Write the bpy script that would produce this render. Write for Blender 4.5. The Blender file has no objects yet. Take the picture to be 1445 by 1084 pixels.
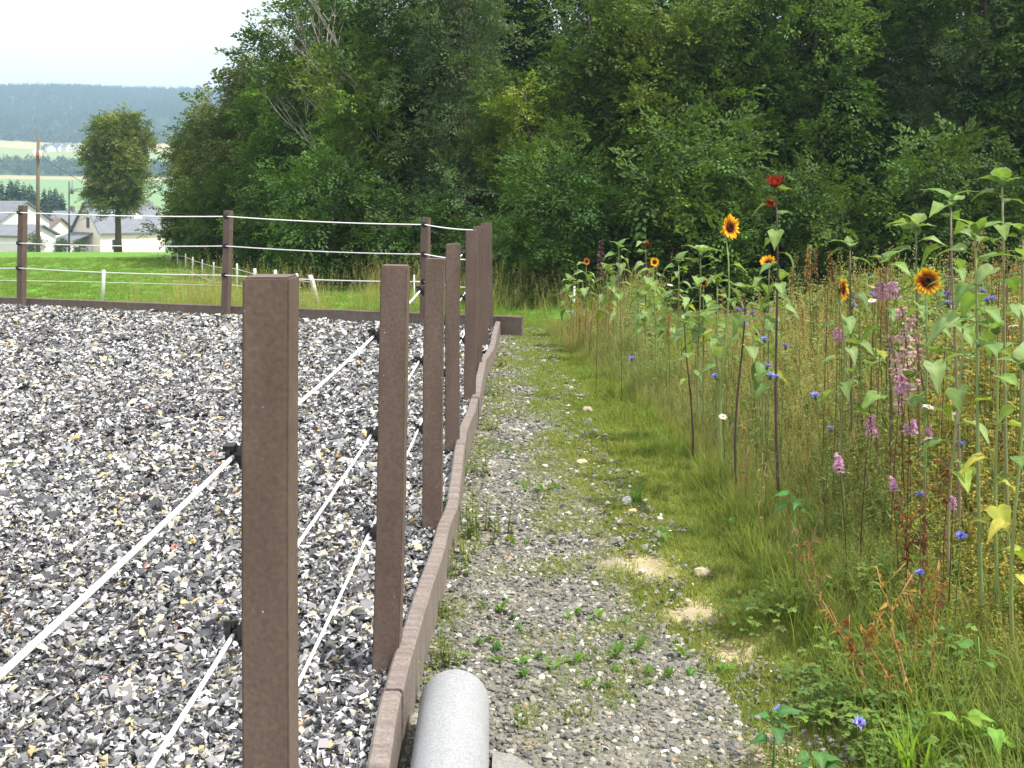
import bpy, bmesh, math, random
import numpy as np
from mathutils import Vector, Matrix, Euler
random.seed(7); rng = np.random.default_rng(7)
R = math.radians
scene = bpy.context.scene
col = scene.collection

# ------------------------------------------------------------------ camera, sky, sun, exposure
F, CX, HY, EYE = 1500.0, 722.0, 280.0, 1.58
cam_data = bpy.data.cameras.new('camera')
cam_data.sensor_width = 36.0
cam_data.lens = F / 1445.0 * 36.0
cam_data.shift_y = -262.0 / 1445.0
cam_data.clip_start = 0.05
cam_data.clip_end = 9000
cam = bpy.data.objects.new('camera', cam_data)
cam.location = (0, 0, EYE)
cam.rotation_euler = (R(90), 0, 0)
col.objects.link(cam)
scene.camera = cam

SUN_EL, SUN_AZ = R(60), R(110)          # azimuth clockwise from the view direction (+Y): light from the right
world = bpy.data.worlds.new('World')
scene.world = world
world.use_nodes = True
wn, wl = world.node_tree.nodes, world.node_tree.links
bg = wn['Background']
sky = wn.new('ShaderNodeTexSky')
sky.sky_type = 'NISHITA'
sky.sun_disc = False
sky.sun_elevation = SUN_EL
sky.sun_rotation = SUN_AZ
sky.air_density = 1.0
sky.dust_density = 3.0
sky.ozone_density = 1.0
wtc = wn.new('ShaderNodeTexCoord')
cloud = wn.new('ShaderNodeTexNoise')     # thin bright cloud veil over the blue
cloud.inputs['Scale'].default_value = 2.2
cloud.inputs['Detail'].default_value = 5
wl.new(wtc.outputs['Generated'], cloud.inputs['Vector'])
veil = wn.new('ShaderNodeMapRange')
veil.inputs['From Min'].default_value = 0.3; veil.inputs['From Max'].default_value = 0.7
veil.inputs['To Min'].default_value = 0.72; veil.inputs['To Max'].default_value = 0.95
wl.new(cloud.outputs['Fac'], veil.inputs['Value'])
mixw = wn.new('ShaderNodeMixRGB')
mixw.inputs[2].default_value = (8.2, 8.0, 7.8, 1)
wl.new(veil.outputs[0], mixw.inputs[0])
wl.new(sky.outputs[0], mixw.inputs[1])
wl.new(mixw.outputs[0], bg.inputs['Color'])
bg.inputs['Strength'].default_value = 0.13

sun_data = bpy.data.lights.new('sun', 'SUN')
sun_data.energy = 4.3
sun_data.angle = R(1.2)
sun_data.color = (1.0, 0.95, 0.87)
sun = bpy.data.objects.new('sun', sun_data)
to_sun = Vector((math.sin(SUN_AZ) * math.cos(SUN_EL), math.cos(SUN_AZ) * math.cos(SUN_EL), math.sin(SUN_EL)))
sun.rotation_euler = to_sun.to_track_quat('Z', 'Y').to_euler()
sun.location = to_sun * 40
col.objects.link(sun)

vs = scene.view_settings
vs.view_transform = 'Standard'
vs.look = 'None'
vs.exposure = 0.8
vs.gamma = 1.0
vs.use_curve_mapping = False
scene.render.engine = 'CYCLES'
cy = scene.cycles
cy.max_bounces = 5
cy.diffuse_bounces = 2
cy.glossy_bounces = 2
cy.transmission_bounces = 4
cy.volume_bounces = 0
cy.use_denoising = True
cy.use_adaptive_sampling = True
cy.adaptive_threshold = 0.02

# ------------------------------------------------------------------ helpers
def PX(px, d): return (px - CX) / F * d                 # photo column -> X at distance d
def PZ(py, d): return EYE - (py - HY) / F * d           # photo row -> height at distance d
def PG(px, py, z):                                      # photo point on the level z -> (x, y)
    d = F * (EYE - z) / (py - HY)
    return (px - CX) / F * d, d

def tag(o, label=None, cat=None, group=None, kind=None):
    if label: o['label'] = label
    if cat: o['category'] = cat
    if group: o['group'] = group
    if kind: o['kind'] = kind
    return o

def empty(name, loc, label, cat, group=None, rz=0.0):
    o = bpy.data.objects.new(name, None)
    o.empty_display_size = 0.1
    o.location = loc
    o.rotation_euler = (0, 0, rz)
    col.objects.link(o)
    return tag(o, label, cat, group)

def obj(name, me, parent=None, loc=(0, 0, 0), rot=(0, 0, 0), sc=(1, 1, 1)):
    o = bpy.data.objects.new(name, me)
    o.location = loc
    o.rotation_euler = rot
    o.scale = (sc, sc, sc) if isinstance(sc, (int, float)) else sc
    if parent is not None: o.parent = parent
    col.objects.link(o)
    return o

def npmesh(name, V, Fc, mat, C=None, smooth=False):
    """V (n,3); Fc a list of int arrays (m,k); C (n,3) point colours."""
    V = np.asarray(V, np.float32)
    if not isinstance(Fc, (list, tuple)): Fc = [Fc]
    Fc = [np.asarray(f, np.int32) for f in Fc if len(f)]
    me = bpy.data.meshes.new(name)
    me.vertices.add(len(V)); me.vertices.foreach_set('co', V.ravel())
    idx = np.concatenate([f.ravel() for f in Fc])
    tot = np.concatenate([np.full(len(f), f.shape[1], np.int32) for f in Fc])
    st = np.concatenate([[0], np.cumsum(tot)[:-1]]).astype(np.int32)
    me.loops.add(len(idx)); me.loops.foreach_set('vertex_index', idx)
    me.polygons.add(len(tot)); me.polygons.foreach_set('loop_start', st)
    try: me.polygons.foreach_set('loop_total', tot)
    except Exception: pass
    me.polygons.foreach_set('use_smooth', np.full(len(tot), smooth, bool))
    me.update(calc_edges=True)
    if C is not None:
        C = np.asarray(C, np.float32)
        a = me.attributes.new('Col', 'FLOAT_COLOR', 'POINT')
        a.data.foreach_set('color', np.concatenate([C, np.ones((len(C), 1), np.float32)], 1).ravel())
    if mat is not None: me.materials.append(mat)
    return me

class MB:
    """small mesh builder: verts, faces, point colours"""
    def __init__(s): s.v = []; s.f = []; s.c = []
    def add(s, vs_, fs_, c=(1, 1, 1)):
        b = len(s.v)
        s.v += [tuple(v) for v in vs_]
        s.f += [tuple(b + i for i in f) for f in fs_]
        if isinstance(c, list): s.c += c
        else: s.c += [tuple(c)] * len(vs_)
    def box(s, x0, x1, y0, y1, z0, z1, c=(1, 1, 1)):
        s.add([(x0, y0, z0), (x1, y0, z0), (x1, y1, z0), (x0, y1, z0), (x0, y0, z1), (x1, y0, z1), (x1, y1, z1), (x0, y1, z1)],
              [(0, 3, 2, 1), (4, 5, 6, 7), (0, 1, 5, 4), (1, 2, 6, 5), (2, 3, 7, 6), (3, 0, 4, 7)], c)
    def tube(s, pts, rad, n=6, c=(1, 1, 1), cap=True):
        pts = [Vector(p) for p in pts]
        if isinstance(rad, (int, float)): rad = [rad] * len(pts)
        vs_, fs_ = [], []
        up = Vector((0.13, 0.31, 0.94))
        for i, p in enumerate(pts):
            t = (pts[min(i + 1, len(pts) - 1)] - pts[max(i - 1, 0)])
            t = t.normalized() if t.length > 1e-9 else Vector((0, 0, 1))
            a = t.cross(up)
            if a.length < 0.1: a = t.cross(Vector((1, 0, 0)))
            a.normalize(); b = t.cross(a)
            for k in range(n):
                th = 2 * math.pi * k / n
                vs_.append(p + (a * math.cos(th) + b * math.sin(th)) * rad[i])
        for i in range(len(pts) - 1):
            for k in range(n):
                q = (k + 1) % n
                fs_.append((i * n + k, i * n + q, (i + 1) * n + q, (i + 1) * n + k))
        if cap:
            fs_.append(tuple(range(n))[::-1]); fs_.append(tuple((len(pts) - 1) * n + k for k in range(n)))
        s.add(vs_, fs_, c)
    def mesh(s, name, mat, smooth=False, colour=True):
        me = bpy.data.meshes.new(name)
        me.from_pydata(s.v, [], s.f)
        if smooth: me.polygons.foreach_set('use_smooth', [True] * len(me.polygons))
        if colour and len(s.v):
            a = me.attributes.new('Col', 'FLOAT_COLOR', 'POINT')
            a.data.foreach_set('color', np.array([(*c[:3], 1.0) for c in s.c], np.float32).ravel())
        if mat: me.materials.append(mat)
        me.update()
        return me
    def arrays(s):
        """triangulated numpy arrays"""
        t = []
        for f in s.f:
            for k in range(1, len(f) - 1): t.append((f[0], f[k], f[k + 1]))
        return np.array(s.v, np.float32), np.array(t, np.int32), np.array(s.c, np.float32)

def replicate(T, M, P, K=None):
    """T=(V,F,C) template; M (N,3,3); P (N,3); K (N,3) colour factors"""
    V, Fc, C = T
    N, k = len(P), len(V)
    VV = np.einsum('nij,kj->nki', M, V) + P[:, None, :]
    FF = (Fc[None] + (np.arange(N) * k)[:, None, None]).reshape(-1, Fc.shape[1])
    CC = np.broadcast_to(C[None], (N, k, 3))
    if K is not None: CC = CC * K[:, None, :]
    return VV.reshape(-1, 3), FF, CC.reshape(-1, 3)

def join(parts):
    Vs, Fs, Cs, b = [], [], [], 0
    for V, f, C in parts:
        Vs.append(V); Fs.append(f + b); Cs.append(C); b += len(V)
    return np.concatenate(Vs), np.concatenate(Fs), np.concatenate(Cs)

def rot_mats(rx, ry, rz):
    cx, sx, cy_, sy, cz, sz = np.cos(rx), np.sin(rx), np.cos(ry), np.sin(ry), np.cos(rz), np.sin(rz)
    M = np.empty((len(rx), 3, 3))
    M[:, 0, 0] = cz * cy_; M[:, 0, 1] = cz * sy * sx - sz * cx; M[:, 0, 2] = cz * sy * cx + sz * sx
    M[:, 1, 0] = sz * cy_; M[:, 1, 1] = sz * sy * sx + cz * cx; M[:, 1, 2] = sz * sy * cx - cz * sx
    M[:, 2, 0] = -sy; M[:, 2, 1] = cy_ * sx; M[:, 2, 2] = cy_ * cx
    return M

def vnoise(x, y, s=1.0, seed=0):
    """cheap smooth value noise in [0,1], numpy"""
    x = np.asarray(x, float) * s + seed * 17.3; y = np.asarray(y, float) * s + seed * 9.1
    xi, yi = np.floor(x), np.floor(y); fx, fy = x - xi, y - yi
    fx = fx * fx * (3 - 2 * fx); fy = fy * fy * (3 - 2 * fy)
    h = lambda a, b: np.modf(np.abs(np.sin(a * 127.1 + b * 311.7) * 43758.5453))[0]
    return (h(xi, yi) * (1 - fx) + h(xi + 1, yi) * fx) * (1 - fy) + (h(xi, yi + 1) * (1 - fx) + h(xi + 1, yi + 1) * fx) * fy

# ------------------------------------------------------------------ materials
def new_mat(name):
    m = bpy.data.materials.new(name); m.use_nodes = True
    return m, m.node_tree.nodes, m.node_tree.links, m.node_tree.nodes['Principled BSDF']

def attr(n, name='Col'):
    a = n.new('ShaderNodeAttribute'); a.attribute_name = name; return a

def col_mat(name, rough=0.7, spec=0.3, noise=0.0, scale=20.0, vary=0.0, bump=0.0):
    """colour from the point attribute, broken up by noise and per-object variation"""
    m, n, l, b = new_mat(name)
    src = attr(n).outputs['Color']
    if noise > 0:
        tc = n.new('ShaderNodeTexCoord'); t = n.new('ShaderNodeTexNoise')
        t.inputs['Scale'].default_value = scale; t.inputs['Detail'].default_value = 6
        l.new(tc.outputs['Object'], t.inputs['Vector'])
        mr = n.new('ShaderNodeMapRange'); mr.inputs['From Min'].default_value = 0.25; mr.inputs['From Max'].default_value = 0.75
        mr.inputs['To Min'].default_value = 1 - noise; mr.inputs['To Max'].default_value = 1 + noise
        l.new(t.outputs['Fac'], mr.inputs['Value'])
        mx = n.new('ShaderNodeMixRGB'); mx.blend_type = 'MULTIPLY'; mx.inputs[0].default_value = 1
        l.new(src, mx.inputs[1]); l.new(mr.outputs[0], mx.inputs[2]); src = mx.outputs[0]
        if bump > 0:
            bp = n.new('ShaderNodeBump'); bp.inputs['Strength'].default_value = bump; bp.inputs['Distance'].default_value = 0.02
            l.new(t.outputs['Fac'], bp.inputs['Height']); l.new(bp.outputs[0], b.inputs['Normal'])
    if vary > 0:
        src = vary_nodes(n, l, src, vary)
    l.new(src, b.inputs['Base Color'])
    b.inputs['Roughness'].default_value = rough
    b.inputs['Specular IOR Level'].default_value = spec
    return m

def vary_nodes(n, l, src, vary):
    oi = n.new('ShaderNodeObjectInfo')
    hs = n.new('ShaderNodeHueSaturation')
    a = n.new('ShaderNodeMapRange'); a.inputs['To Min'].default_value = 1 - vary; a.inputs['To Max'].default_value = 1 + vary
    h = n.new('ShaderNodeMapRange'); h.inputs['To Min'].default_value = 0.5 - vary * 0.07; h.inputs['To Max'].default_value = 0.5 + vary * 0.07
    w = n.new('ShaderNodeMath'); w.operation = 'FRACT'; w2 = n.new('ShaderNodeMath'); w2.operation = 'MULTIPLY'; w2.inputs[1].default_value = 7.31
    l.new(oi.outputs['Random'], a.inputs['Value']); l.new(oi.outputs['Random'], w2.inputs[0]); l.new(w2.outputs[0], w.inputs[0]); l.new(w.outputs[0], h.inputs['Value'])
    l.new(src, hs.inputs['Color']); l.new(a.outputs[0], hs.inputs['Value']); l.new(h.outputs[0], hs.inputs['Hue'])
    return hs.outputs[0]

def leaf_mat(name, trans=0.35, rough=0.5, vary=0.0, spec=0.35, tint=(1.25, 1.2, 0.55)):
    m, n, l, b = new_mat(name)
    src = attr(n).outputs['Color']
    if vary > 0: src = vary_nodes(n, l, src, vary)
    l.new(src, b.inputs['Base Color'])
    b.inputs['Roughness'].default_value = rough
    b.inputs['Specular IOR Level'].default_value = spec
    tr = n.new('ShaderNodeBsdfTranslucent')
    mt = n.new('ShaderNodeMixRGB'); mt.blend_type = 'MULTIPLY'; mt.inputs[0].default_value = 1; mt.inputs[2].default_value = (*tint, 1)
    l.new(src, mt.inputs[1]); l.new(mt.outputs[0], tr.inputs['Color'])
    ms = n.new('ShaderNodeMixShader'); ms.inputs[0].default_value = trans
    l.new(b.outputs[0], ms.inputs[1]); l.new(tr.outputs[0], ms.inputs[2])
    l.new(ms.outputs[0], n['Material Output'].inputs['Surface'])
    return m

def plain(name, c, rough=0.6, spec=0.4, metal=0.0):
    m, n, l, b = new_mat(name)
    b.inputs['Base Color'].default_value = (*c, 1); b.inputs['Roughness'].default_value = rough
    b.inputs['Specular IOR Level'].default_value = spec; b.inputs['Metallic'].default_value = metal
    return m

def weathered(name, c1, c2, rough=0.6, scale=(8, 8, 8), spec=0.35, bump=0.25, specks=None, fine=90.0):
    """two-tone noise with fine mottling and relief, optional pale specks"""
    m, n, l, b = new_mat(name)
    tc = n.new('ShaderNodeTexCoord'); mp = n.new('ShaderNodeMapping'); mp.inputs['Scale'].default_value = scale
    oi = n.new('ShaderNodeObjectInfo'); ad = n.new('ShaderNodeVectorMath'); ad.operation = 'ADD'
    l.new(tc.outputs['Object'], ad.inputs[0]); l.new(oi.outputs['Location'], ad.inputs[1]); l.new(ad.outputs[0], mp.inputs[0])
    t = n.new('ShaderNodeTexNoise'); t.inputs['Scale'].default_value = 1; t.inputs['Detail'].default_value = 8; t.inputs['Roughness'].default_value = 0.65
    l.new(mp.outputs[0], t.inputs['Vector'])
    rp = n.new('ShaderNodeValToRGB'); rp.color_ramp.elements[0].position = 0.32; rp.color_ramp.elements[1].position = 0.7
    rp.color_ramp.elements[0].color = (*c1, 1); rp.color_ramp.elements[1].color = (*c2, 1)
    l.new(t.outputs['Fac'], rp.inputs[0])
    t2 = n.new('ShaderNodeTexNoise'); t2.inputs['Scale'].default_value = fine; t2.inputs['Detail'].default_value = 4
    l.new(ad.outputs[0], t2.inputs['Vector'])
    mr = n.new('ShaderNodeMapRange'); mr.inputs['From Min'].default_value = .3; mr.inputs['From Max'].default_value = .7; mr.inputs['To Min'].default_value = .8; mr.inputs['To Max'].default_value = 1.2
    l.new(t2.outputs['Fac'], mr.inputs['Value'])
    mx = n.new('ShaderNodeMixRGB'); mx.blend_type = 'MULTIPLY'; mx.inputs[0].default_value = 1
    l.new(rp.outputs[0], mx.inputs[1]); l.new(mr.outputs[0], mx.inputs[2])
    out = mx.outputs[0]
    if specks:
        vo = n.new('ShaderNodeTexVoronoi'); vo.inputs['Scale'].default_value = specks[0]; l.new(ad.outputs[0], vo.inputs['Vector'])
        lt = n.new('ShaderNodeMath'); lt.operation = 'LESS_THAN'; lt.inputs[1].default_value = specks[1]; l.new(vo.outputs['Distance'], lt.inputs[0])
        sp = n.new('ShaderNodeSeparateColor'); l.new(vo.outputs['Color'], sp.inputs[0])
        g = n.new('ShaderNodeMath'); g.operation = 'GREATER_THAN'; g.inputs[1].default_value = 0.9; l.new(sp.outputs[0], g.inputs[0])
        ml = n.new('ShaderNodeMath'); ml.operation = 'MULTIPLY'; l.new(lt.outputs[0], ml.inputs[0]); l.new(g.outputs[0], ml.inputs[1])
        m2 = n.new('ShaderNodeMixRGB'); m2.inputs[2].default_value = (*specks[2], 1); l.new(ml.outputs[0], m2.inputs[0]); l.new(out, m2.inputs[1]); out = m2.outputs[0]
    l.new(out, b.inputs['Base Color'])
    b.inputs['Roughness'].default_value = rough; b.inputs['Specular IOR Level'].default_value = spec
    bp = n.new('ShaderNodeBump'); bp.inputs['Strength'].default_value = bump; bp.inputs['Distance'].default_value = 0.004
    l.new(t2.outputs['Fac'], bp.inputs['Height']); l.new(bp.outputs[0], b.inputs['Normal'])
    return m

M_ground = col_mat('ground_soil', 0.95, 0.1, noise=0.45, scale=6.0, bump=0.5)
M_far = col_mat('far_land', 1.0, 0.0, noise=0.25, scale=0.05)
M_chip = col_mat('shredded_chips', 0.75, 0.25)
M_stone = col_mat('crushed_stone', 0.9, 0.2, noise=0.25, scale=60.0)
M_post = weathered('brown_recycled_plastic', (.090, .060, .047), (.132, .093, .076), 0.55, (9, 9, 2.2), 0.4, 0.16, (55, 0.10, (0.5, 0.45, 0.42)))
def add_dust(m, c, top, base=0.0):
    """dried splash dirt rising unevenly from the foot of the object"""
    n, l = m.node_tree.nodes, m.node_tree.links; b = n['Principled BSDF']
    src = b.inputs['Base Color'].links[0].from_socket
    tc = n.new('ShaderNodeTexCoord'); sp = n.new('ShaderNodeSeparateXYZ'); l.new(tc.outputs['Object'], sp.inputs[0])
    t = n.new('ShaderNodeTexNoise'); t.inputs['Scale'].default_value = 22; t.inputs['Detail'].default_value = 7; l.new(tc.outputs['Object'], t.inputs['Vector'])
    ml = n.new('ShaderNodeMath'); ml.operation = 'MULTIPLY_ADD'; ml.inputs[1].default_value = -top * 2.4; l.new(t.outputs['Fac'], ml.inputs[0]); l.new(sp.outputs['Z'], ml.inputs[2])
    mr = n.new('ShaderNodeMapRange'); mr.inputs['From Min'].default_value = -top * 1.1 + base; mr.inputs['From Max'].default_value = -top * .2 + base; mr.inputs['To Min'].default_value = .55; mr.inputs['To Max'].default_value = 0
    l.new(ml.outputs[0], mr.inputs['Value'])
    mx = n.new('ShaderNodeMixRGB'); mx.inputs[2].default_value = (*c, 1); l.new(mr.outputs[0], mx.inputs[0]); l.new(src, mx.inputs[1]); l.new(mx.outputs[0], b.inputs['Base Color'])
    # scuffed pale patches higher up
    t2 = n.new('ShaderNodeTexNoise'); t2.inputs['Scale'].default_value = 7; t2.inputs['Detail'].default_value = 9; t2.inputs['Roughness'].default_value = .72; l.new(tc.outputs['Object'], t2.inputs['Vector'])
    m2 = n.new('ShaderNodeMapRange'); m2.inputs['From Min'].default_value = .56; m2.inputs['From Max'].default_value = .75; m2.inputs['To Max'].default_value = .38; l.new(t2.outputs['Fac'], m2.inputs['Value'])
    m3 = n.new('ShaderNodeMixRGB'); m3.inputs[2].default_value = (.20, .165, .145, 1); l.new(m2.outputs[0], m3.inputs[0]); l.new(mx.outputs[0], m3.inputs[1]); l.new(m3.outputs[0], b.inputs['Base Color'])
add_dust(M_post, (.19, .165, .145), .10)
M_kerb = weathered('faded_brown_board', (0.13, 0.105, 0.093), (0.25, 0.212, 0.19), 0.7, (3, 26, 3), 0.3, 0.6)
M_insul = plain('black_plastic', (0.012, 0.012, 0.013), 0.4)
M_rope = weathered('white_braided_rope', (0.72, 0.72, 0.74), (0.85, 0.85, 0.86), 0.6, (300, 60, 300), 0.3, 0.4, None, 600)
M_pipe = weathered('grey_concrete_pipe', (0.235, 0.243, 0.253), (0.30, 0.308, 0.318), 0.9, (6, 2, 6), 0.25, 0.2, (60, 0.10, (0.2, 0.2, 0.21)), 150)
M_slab = weathered('pale_concrete', (0.19, 0.185, 0.17), (0.29, 0.28, 0.265), 0.9, (9, 9, 9), 0.2, 0.5)
M_bark = weathered('grey_brown_bark', (0.07, 0.055, 0.042), (0.14, 0.115, 0.09), 0.9, (12, 12, 3), 0.1, 0.8, None, 40)
M_dead = weathered('bleached_bark', (0.26, 0.23, 0.20), (0.40, 0.37, 0.33), 0.9, (12, 12, 3), 0.1, 0.5, None, 40)
M_leaf = leaf_mat('tree_leaf', 0.24, 0.6, vary=0.10, spec=0.15)
M_grass = leaf_mat('grass_blade', 0.48, 0.6, vary=0.22, spec=0.2)
M_herb = leaf_mat('herb_leaf', 0.46, 0.55, vary=0.2, spec=0.25)
M_sfleaf = leaf_mat('sunflower_leaf', 0.38, 0.55, vary=0.12, spec=0.3)
M_stem = col_mat('green_stem', 0.65, 0.3)
M_petal = leaf_mat('petal', 0.3, 0.6, spec=0.2, tint=(1.0, 0.9, 0.7))
M_seed = col_mat('flower_centre', 0.95, 0.1, noise=0.5, scale=180, bump=1.0)
M_white = plain('white_plastic', (0.7, 0.7, 0.71), 0.5)
M_conif = leaf_mat('conifer_needles', 0.1, 0.8, vary=0.15, spec=0.1)
M_farleaf = leaf_mat('far_wood_foliage', 0.1, 0.9, vary=0.25, spec=0.05)

# ------------------------------------------------------------------ ground levels
PROF = np.array([(-60, -.14), (0, -.16), (18, -.14), (30, -.22), (45, -.75), (60, -1.44), (80, -2.5), (100, -3.8), (130, -5.3), (200, -9), (300, -8),
                 (420, -3), (520, 3.5), (700, 18.5), (770, 28.5), (900, 49), (980, 56), (1150, 86), (1350, 125), (1600, 166), (1900, 180), (2400, 176), (6000, 150)], float)
KERB_PX = [(533, 1084), (547, 1001), (563, 941), (577.5, 895), (597, 831), (616.5, 774), (625, 739), (638, 711), (640, 694), (644, 668), (647, 644),
           (652, 608), (665.5, 574), (671.5, 550), (681, 507), (692, 490), (703, 452)]
kerb_pts = [PG(px, py, 0.05) for px, py in KERB_PX]
kerb_pts = [(-0.40, -1.2), (-0.375, 1.0)] + kerb_pts
KY = np.array([p[1] for p in kerb_pts]); KX = np.array([p[0] for p in kerb_pts])
def kerb_x(y): return np.interp(y, KY, KX)
def back_y(x): return 13.25 + 0.37 * (-np.asarray(x, float) - 0.26)
PR = np.array([(-2, .9), (2, .78), (3.2, .72), (3.8, .66), (4.4, .48), (5.2, .38), (6.2, .38), (8.1, .25), (10, .16), (12, .1), (14.5, .05)])
def path_r(y): return np.interp(y, PR[:, 0], PR[:, 1])
MD = np.array([(-2, 1.5), (3, 1.45), (5, 1.45), (6.2, 1.45), (8.1, 1.35), (10, 1.12), (12, .85), (14, .6), (19, .3)])
def meadow_l(y): return np.interp(y, MD[:, 0], MD[:, 1])

def gz(x, y):
    x = np.asarray(x, float); y = np.asarray(y, float)
    z = np.interp(y, PROF[:, 0], PROF[:, 1])
    near = np.clip((17 - y) / 8, 0, 1)
    z = z + near * 0.085 * np.clip(x - 0.75, 0, 2.5) * np.clip((x - 0.5), 0, 1)
    z = z + near * (vnoise(x, y, 2.2, 3) - 0.5) * 0.05 * np.clip((x - 0.2) * 2, 0.2, 1)
    far = np.clip((y - 500) / 500, 0, 1)
    z = z + far * (vnoise(x, y, 1 / 260., 5) - 0.5) * 22 + np.clip((y - 1300) / 300, 0, 1) * (vnoise(x, y, 1 / 90., 8) - .5) * 4
    tilt = np.clip((y - 450) / 300, 0, 1) * np.clip((1000 - y) / 150, 0, 1)
    z = z - tilt * (x + 300) * 0.02 * np.clip(1 - np.abs(x + 300) / 900, 0, 1)
    return z

def axis(segs):
    out = []
    for a, b, n in segs: out += list(np.linspace(a, b, n, endpoint=False))
    return np.array(out + [segs[-1][1]])

def grid_mesh(name, xs, ys, zf, mat, colf=None, smooth=True):
    X, Y = np.meshgrid(xs, ys)
    Z = zf(X, Y)
    V = np.stack([X.ravel(), Y.ravel(), Z.ravel()], 1)
    nx, ny = len(xs), len(ys)
    i = (np.arange(ny - 1)[:, None] * nx + np.arange(nx - 1)[None]).ravel()
    Fq = np.stack([i, i + 1, i + nx + 1, i + nx], 1)
    C = colf(X.ravel(), Y.ravel()) if colf else None
    return npmesh(name, V, Fq, mat, C, smooth)

def lerp3(a, b, t): return np.asarray(a)[None] * (1 - t[:, None]) + np.asarray(b)[None] * t[:, None]

def ground_col(x, y):
    n1 = vnoise(x, y, 0.9, 1); n2 = vnoise(x, y, 3.1, 2)
    C = lerp3((.17, .18, .05), (.26, .23, .09), np.clip(n1 * 1.2 - .1, 0, 1))             # dry verge
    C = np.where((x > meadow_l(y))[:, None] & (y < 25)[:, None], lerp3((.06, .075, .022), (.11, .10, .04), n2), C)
    # sandy bare spots beside the path
    for sx, sy, r in ((.62, 5.02, .12), (.76, 4.5, .09), (.84, 4.1, .07), (.5, 7.0, .05), (.84, 3.3, .08)):
        d = np.hypot((x - sx) / 1.5, (y - sy) / 1.5) + (n2 - .5) * .12
        t = np.clip((r - d) / .08, 0, 1); C = C * (1 - t[:, None]) + np.array((.38, .315, .215)) * t[:, None]
    lawn = (y > back_y(np.minimum(x, 0)) + .1) & (x < 1.0)
    C = np.where(lawn[:, None], lerp3((.085, .21, .028), (.13, .25, .04), vnoise(x, y, .5, 4)), C)
    t = np.clip((y - 62) / 8, 0, 1); C = C * (1 - t[:, None]) + lerp3((.13, .2, .05), (.2, .22, .08), n1) * t[:, None]
    t = np.clip((y - 95) / 30, 0, 1); C = C * (1 - t[:, None]) + np.array((.10, .15, .05)) * t[:, None]
    q = y + (x + 300) * 0.10
    t = ((q > 390) & (q < 420)); C[t] = (.34, .26, .15)
    t = ((q >= 420) & (q < 640)); C[t] = (.17, .27, .11)
    t = ((q >= 640) & (q < 672)); C[t] = (.36, .31, .16)
    t = ((q >= 672) & (q < 775)); C[t] = (.05, .09, .04)
    t = ((q >= 775) & (q < 860)); C[t] = (.24, .30, .13)
    t = ((q >= 860)); C[t] = (.40, .35, .19)
    t = y > 962; C[t] = (.035, .06, .03)
    return C

xs = axis([(-5200, -1500, 6), (-1500, -420, 24), (-420, -110, 28), (-110, -14, 24), (-14, -2, 24), (-2, 5, 56), (5, 14, 24), (14, 110, 20), (110, 1500, 20), (1500, 5200, 6)])
ys = axis([(-60, -2, 12), (-2, 9, 74), (9, 20, 44), (20, 40, 24), (40, 140, 30), (140, 420, 26), (420, 960, 90), (960, 1900, 48), (1900, 6000, 10)])
tag(obj('ground', grid_mesh('ground', xs, ys, lambda x, y: gz(x, y) - 0.012, M_ground, ground_col)), kind='structure')

# the path: its own sheet with an irregular grassy edge
def build_path():
    V, Fq, C = [], [], []
    yy = np.concatenate([np.arange(-1.2, 6, .08), np.arange(6, 14.2, .15)])
    nx = 14
    for y in yy:
        x0 = kerb_x(y) + 0.02; x1 = path_r(y) + 0.10 + (vnoise(y, 0.0, 2.3, 4) - .5) * .2
        for i in range(nx):
            x = x0 + (x1 - x0) * i / (nx - 1)
            V.append((x, y, float(gz(x, y)) + 0.004 + 0.006 * float(vnoise(x, y, 9, 6))))
            t = float(vnoise(x, y, 5, 7)); c_ = np.array((.12, .117, .093)) * (1 - t) + np.array((.19, .18, .145)) * t
            for sx, sy, r in ((.62, 5.02, .12), (.76, 4.5, .09), (.84, 4.1, .07), (.5, 7.0, .05), (.84, 3.3, .08)):
                q = min(1, max(0, (r + .03 - math.hypot((x - sx) / 1.6, (y - sy) / 1.5) - (t - .5) * .1) / .08)); c_ = c_ * (1 - q) + np.array((.34, .285, .20)) * q
            C.append(tuple(c_))
    i = (np.arange(len(yy) - 1)[:, None] * nx + np.arange(nx - 1)[None]).ravel()
    Fq = np.stack([i, i + 1, i + nx + 1, i + nx], 1)
    return npmesh('path', V, Fq, M_stone, np.array(C), True)
tag(obj('path', build_path()), kind='structure')

# the arena floor under the shredded chips
def build_arena():
    V, C = [], []
    nx = 90
    for j in range(110):
        s = j / 109.0
        for i in range(nx):
            t = (i / (nx - 1)) ** 1.8
            yk = -1.2 + s * (13.2 + 1.2)
            x = kerb_x(yk) - 0.02 - t * 22
            yb = float(back_y(x)) - .05
            y = -1.2 + s * (yb + 1.2)
            x = min(x, kerb_x(y) - 0.02)
            z = -0.035 + 0.05 * (float(vnoise(x, y, 1.3, 11)) - .5) * min(1, (kerb_x(y) - x) * 3)
            V.append((x, y, z)); k = float(vnoise(x, y, 14, 3)); C.append((.09 + .12 * k, .09 + .12 * k, .1 + .12 * k))
    i = (np.arange(109)[:, None] * nx + np.arange(nx - 1)[None]).ravel()
    Fq = np.stack([i + 1, i, i + nx, i + nx + 1], 1)
    return npmesh('arena_floor', V, Fq, M_ground, np.array(C), True)
tag(obj('arena_floor', build_arena()), kind='structure')
def arena_z(x, y): return -0.035 + 0.05 * (vnoise(x, y, 1.3, 11) - .5) * np.minimum(1, (kerb_x(y) - x) * 3)

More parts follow.
